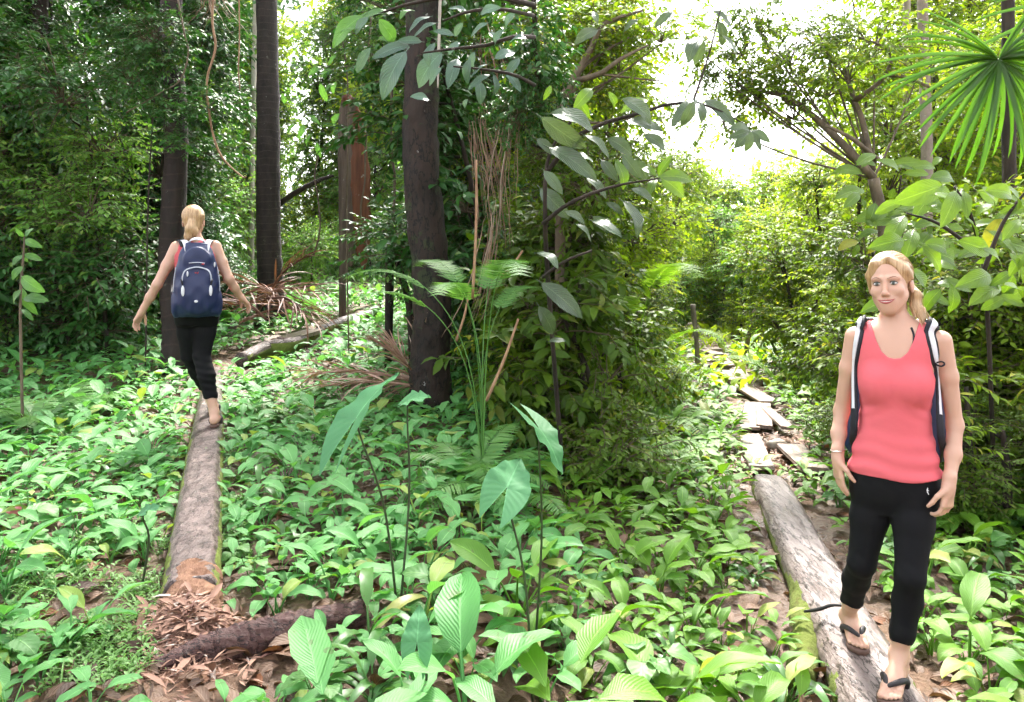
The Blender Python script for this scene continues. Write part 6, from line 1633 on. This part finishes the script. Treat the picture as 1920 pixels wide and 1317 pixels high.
# ================================================================== the woman walking away
YL = 6.22
YLC = YL / SL.c
def L_(px, py, Y=YL): return SL.P(px, py, Y)
prof = [(447, 366, 11, .045), (453, 366, 20, .058), (458, 366, 34, .072), (466, 366, 41, .085), (485, 366, 40, .095), (510, 367, 36, .092), (535, 368, 34, .088), (560, 369, 38, .10), (580, 369, 40.5, .115), (594, 369, 41, .115), (606, 368, 37, .10)]
zs = [L_(p[1], p[0])[2] for p in prof]; xc = [L_(p[1], p[0])[0] for p in prof]; aw = [p[2] / FPX * YL * SL.c for p in prof]
torsoL = [(loft(zs, xc, [YLC] * len(prof), aw, [p[3] for p in prof]), .02)]
for px in (352, 386): torsoL.append((ball(L_(px, 590, YL - .055), (.082, .075, .09)), .04))
hl, hr = L_(352, 594), L_(387, 594)
# weight on the trailing (near) leg, the other swings ahead along the log
kl, kr = L_(355, 666, YL + .08), L_(378, 668, YL - .02)
al, ar = L_(380, 745, YL + .42), L_(369, 768, YL - .10)
def on_log_l(Y, off): return SL.inv @ np.array([lp(Y)[0] + off, Y, LT + .016])
lgl = [(c, .02) for c in chain([hl, hl * .6 + kl * .4, kl, kl * .66 + al * .34 + [0, -.02, 0], kl * .3 + al * .7, al], [.088, .078, .057, .056, .043, .032])]
lgr = [(c, .02) for c in chain([hr, hr * .6 + kr * .4, kr, kr * .66 + ar * .34 + [.004, -.026, 0], kr * .3 + ar * .7, ar], [.088, .080, .060, .060, .045, .033])]
aL2 = on_log_l(YL + .44, .03) + [0, -.02, .085]; aR2 = on_log_l(YL - .06, .055) + [0, .0, .09]
lgl = [(c, .02) for c in chain([hl, hl * .6 + kl * .4, kl, kl * .66 + aL2 * .34 + [0, -.02, 0], kl * .3 + aL2 * .7, aL2], [.088, .078, .057, .056, .043, .032])]
lgr = [(c, .02) for c in chain([hr, hr * .6 + kr * .4, kr, kr * .66 + aR2 * .34 + [.004, -.026, 0], kr * .3 + aR2 * .7, aR2], [.088, .080, .060, .060, .045, .033])]
f1, s1 = foot(on_log_l(YL + .38, .04), on_log_l(YL + .62, .05), aL2, side=1)
f2, s2 = foot(on_log_l(YL - .12, .05), on_log_l(YL + .11, .09), aR2, side=-1)
am1 = [L_(331, 464), L_(314, 498, YL - .02), L_(296, 533, YL - .03), L_(283, 556, YL), L_(269, 581, YL + .03)]
am2 = [L_(404, 462), L_(416, 492, YL - .03), L_(430, 524, YL - .06), L_(441, 541, YL - .02), L_(452, 557, YL + .02)]
armsL = [(c, .02) for c in chain(am1, [.046, .041, .035, .033, .022])] + [(c, .02) for c in chain(am2, [.046, .041, .036, .033, .022])]
armsL += hand(am1[-1], (-.42, .1, -.9), (.5, -.5, -.3), (.6, .75, 0), .30, 1.0, .16) + hand(am2[-1], (.62, .15, -.75), (-.4, -.6, -.5), (-.2, .95, -.2), .42, 1.0, .16)
hcl = L_(363, 416, YL + .02); HL = rotz(PI - .1) @ roty(.03); hdl = Head(hcl, HL)
neckL = [(cone(L_(366, 456, YL), hdl.P(0, .03, -.05), .056, .050), .035)]
bodyL = {'all': torsoL + lgl + lgr + armsL + neckL + hdl.skull() + f1 + f2, 'cuts': hdl.sockets(), 'sole': lambda x, y, z: np.where(z < LT + .045, LT + .0172 - z, -1.0) + 0 * x + 0 * y, 'torso': torsoL, 'legs': torsoL + lgl + lgr}
xml = L_(366, 0)[0]
def hair_l(x, y, z): return .003 * np.sin((x - hcl[0]) * 210 + 30 * z) * np.clip((hcl[2] - .02 - z) / .05 + .5, .3, 1)
hairL = {'prims': [(hdl.ball((0, .018, .038), (.084, .100, .094)), .012), (hdl.ball((0, .060, -.03), (.062, .045, .06)), .02)] + [(c, .015) for c in chain([hdl.P(0, .110, -.012), hdl.P(.012, .135, -.06), hdl.P(.028, .125, -.115), hdl.P(.045, .11, -.165)], [.030, .036, .030, .010])]
         + [(c, .012) for c in chain([hdl.P(-.01, .115, -.03), hdl.P(-.018, .13, -.08), hdl.P(-.02, .12, -.125)], [.026, .028, .010])],
         'cuts': [(hdl.ball((0, -.112, -.030), (.0665, .088, .112)), .012)], 'h': .004}
zl = lambda py: L_(0, py)[2]
pL, _, rootL = build_person('person', 'woman with blond ponytail walking away along the log, arms held out', on_log_l(YL, 0), bodyL,
    {'clips': [lambda x, y, z: np.maximum(z - np.interp(np.abs(x - xml), [0, .06, .1, .2], [zl(455), zl(449), zl(447), zl(470)]), np.abs(x - xml) - np.interp(z, [zl(500), zl(470), zl(445)], [.2, .125, .105])), lambda x, y, z: zl(588) - z + 0 * x + 0 * y]},
    {'clips': [lambda x, y, z: .405 + .005 * np.sin(x * 70) - z + 0 * y, lambda x, y, z: z - zl(578) + 0 * x + 0 * y], 'warp': lambda x, y, z: .003 * np.sin(z * 120 + x * 25) * np.exp(-((z - .55) / .16) ** 2) + 0 * y}, hdl, hairL, [s1, s2], None, .0052, 1)
hair_strands(pL, rootL, hdl, 120, 5, (0, .115, -.01), [hdl.P(0, .115, -.012), hdl.P(.01, .142, -.06), hdl.P(.022, .135, -.115), hdl.P(.035, .12, -.175)], .0016)
# her pack: the wearer's back faces the camera, so the pack's +y points at the camera
Mb = Matrix.Translation(Vector(L_(369, 523, YL - .085))) @ Matrix.Rotation(PI, 4, 'Z') @ Matrix.Rotation(-.05, 4, 'X') @ Matrix.Diagonal((.86, 1, .97, 1))
bkL = bk = backpack('navy backpack with grey piping on the woman walking away', Mb, .006)
inv = np.array(Mb.inverted())
def to_pack(P, inv): P = np.asarray(P, float); return P @ inv[:3, :3].T + inv[:3, 3]
for s in (-1, 1):
    P = [L_(366 + s * 21, 462, YL - .11), L_(366 + s * 25, 453, YL - .06), L_(366 + s * 28, 452, YL), L_(366 + s * 30, 462, YL + .09), L_(366 + s * 33, 490, YL + .125), L_(366 + s * 38, 530, YL + .07), L_(366 + s * 40, 556, YL - .06)]
    P = to_pack(P, inv); W = smooth_path(P, 30); C_ = to_pack([L_(366 + s * 22, 500, YL)], inv)[0]
    g = Geo(); ribbon(g, W, W - C_, .062, .006); link('shoulder_strap', g.mesh('shoulder_strap', M_BLACKW), bk)
# the other woman's pack
Mb = Matrix.Translation(Vector(R_(1681, 735, YR + .135))) @ Matrix.Rotation(.03, 4, 'X')
bkR = bk = backpack('navy backpack worn by the woman in the coral top, seen by its straps', Mb, .008)
inv = np.array(Mb.inverted())
for s, pts in ((-1, [(1612, 620), (1608, 640), (1604, 668), (1602, 700), (1601, 735), (1602, 765)]), (1, [(1741, 620), (1745, 640), (1750, 668), (1754, 700), (1757, 735), (1757, 765)])):
    mid = [front(a, b_, .004) for a, b_ in pts]; mid = [m_ for m_ in mid if m_ is not None]
    x0 = 1681 + s * 63
    P = [R_(x0, 640, YR + .125), R_(x0 + s * 3, 612, YR + .09), R_(x0 + s * 4, 603, YR + .035), R_(x0 + s * 5, 606, YR - .022)] + mid + [R_(1681 + s * 80, 800, YR - .045), R_(1681 + s * 84, 835, YR + .03), R_(1681 + s * 80, 855, YR + .11)]
    P = to_pack(P, inv); W = smooth_path(P, 44)
    ctr = to_pack([R_(1681, 690, YR + .02)], inv)[0]; N_ = W - ctr; N_[:, 2] *= .25; N_[:, 0] *= .45
    wd = np.interp(np.arange(44), [0, 8, 24, 32, 43], [.050, .056, .052, .036, .022])
    g = Geo(); ribbon(g, W, N_, wd, .006); so = link('shoulder_strap', g.mesh('shoulder_strap', M_BLACKW), bk)
    g = Geo(); ribbon(g, W[3:34] + unit(N_[3:34]) * .0065, N_[3:34], wd[3:34] * .46, .004); link('strap_panel', g.mesh('strap_panel', M_WHITEW), so)
    if s > 0:
        c_ = W[27]; g = Geo(); add_tube(g, smooth_path([c_ + np.array(v) for v in ((0, -.015, 0), (.02, -.022, .008), (.032, -.018, 0), (.02, -.022, -.01), (.0, -.018, -.004))], 16), .0035, 6); link('cord_loop', g.mesh('cord_loop', M_BLACKW), so)

for o_, S_ in ((pR, SR), (bkR, SR), (pL, SL), (bkL, SL)): S_.turn(o_)
# ------------------------------------------------------------------ added haze: one closed thin even box, put in to pale the far glade
g = Geo()
zc0, zc1 = -2.2, 14.5
g.add([(-230, -70, zc0), (230, -70, zc0), (230, 330, zc0), (-230, 330, zc0), (-230, -70, zc1), (230, -70, zc1), (230, 330, zc1), (-230, 330, zc1)],
      [(3, 2, 1, 0), (4, 5, 6, 7), (0, 1, 5, 4), (1, 2, 6, 5), (2, 3, 7, 6), (3, 0, 4, 7)])
mh = bpy.data.materials.new('added_haze'); mh.use_nodes = True
mh.node_tree.nodes.clear()
ho_ = mh.node_tree.nodes.new('ShaderNodeOutputMaterial'); hv = mh.node_tree.nodes.new('ShaderNodeVolumePrincipled')
hv.inputs['Color'].default_value = (0.95, 0.97, 0.90, 1); hv.inputs['Density'].default_value = 0.0004; hv.inputs['Anisotropy'].default_value = 0.78
mh.node_tree.links.new(hv.outputs[0], ho_.inputs['Volume'])
kind(link('haze', g.mesh('haze', mh, smooth=False)), 'stuff', 'thin added haze that pales the far forest')
SC.cycles.volume_bounces = 1
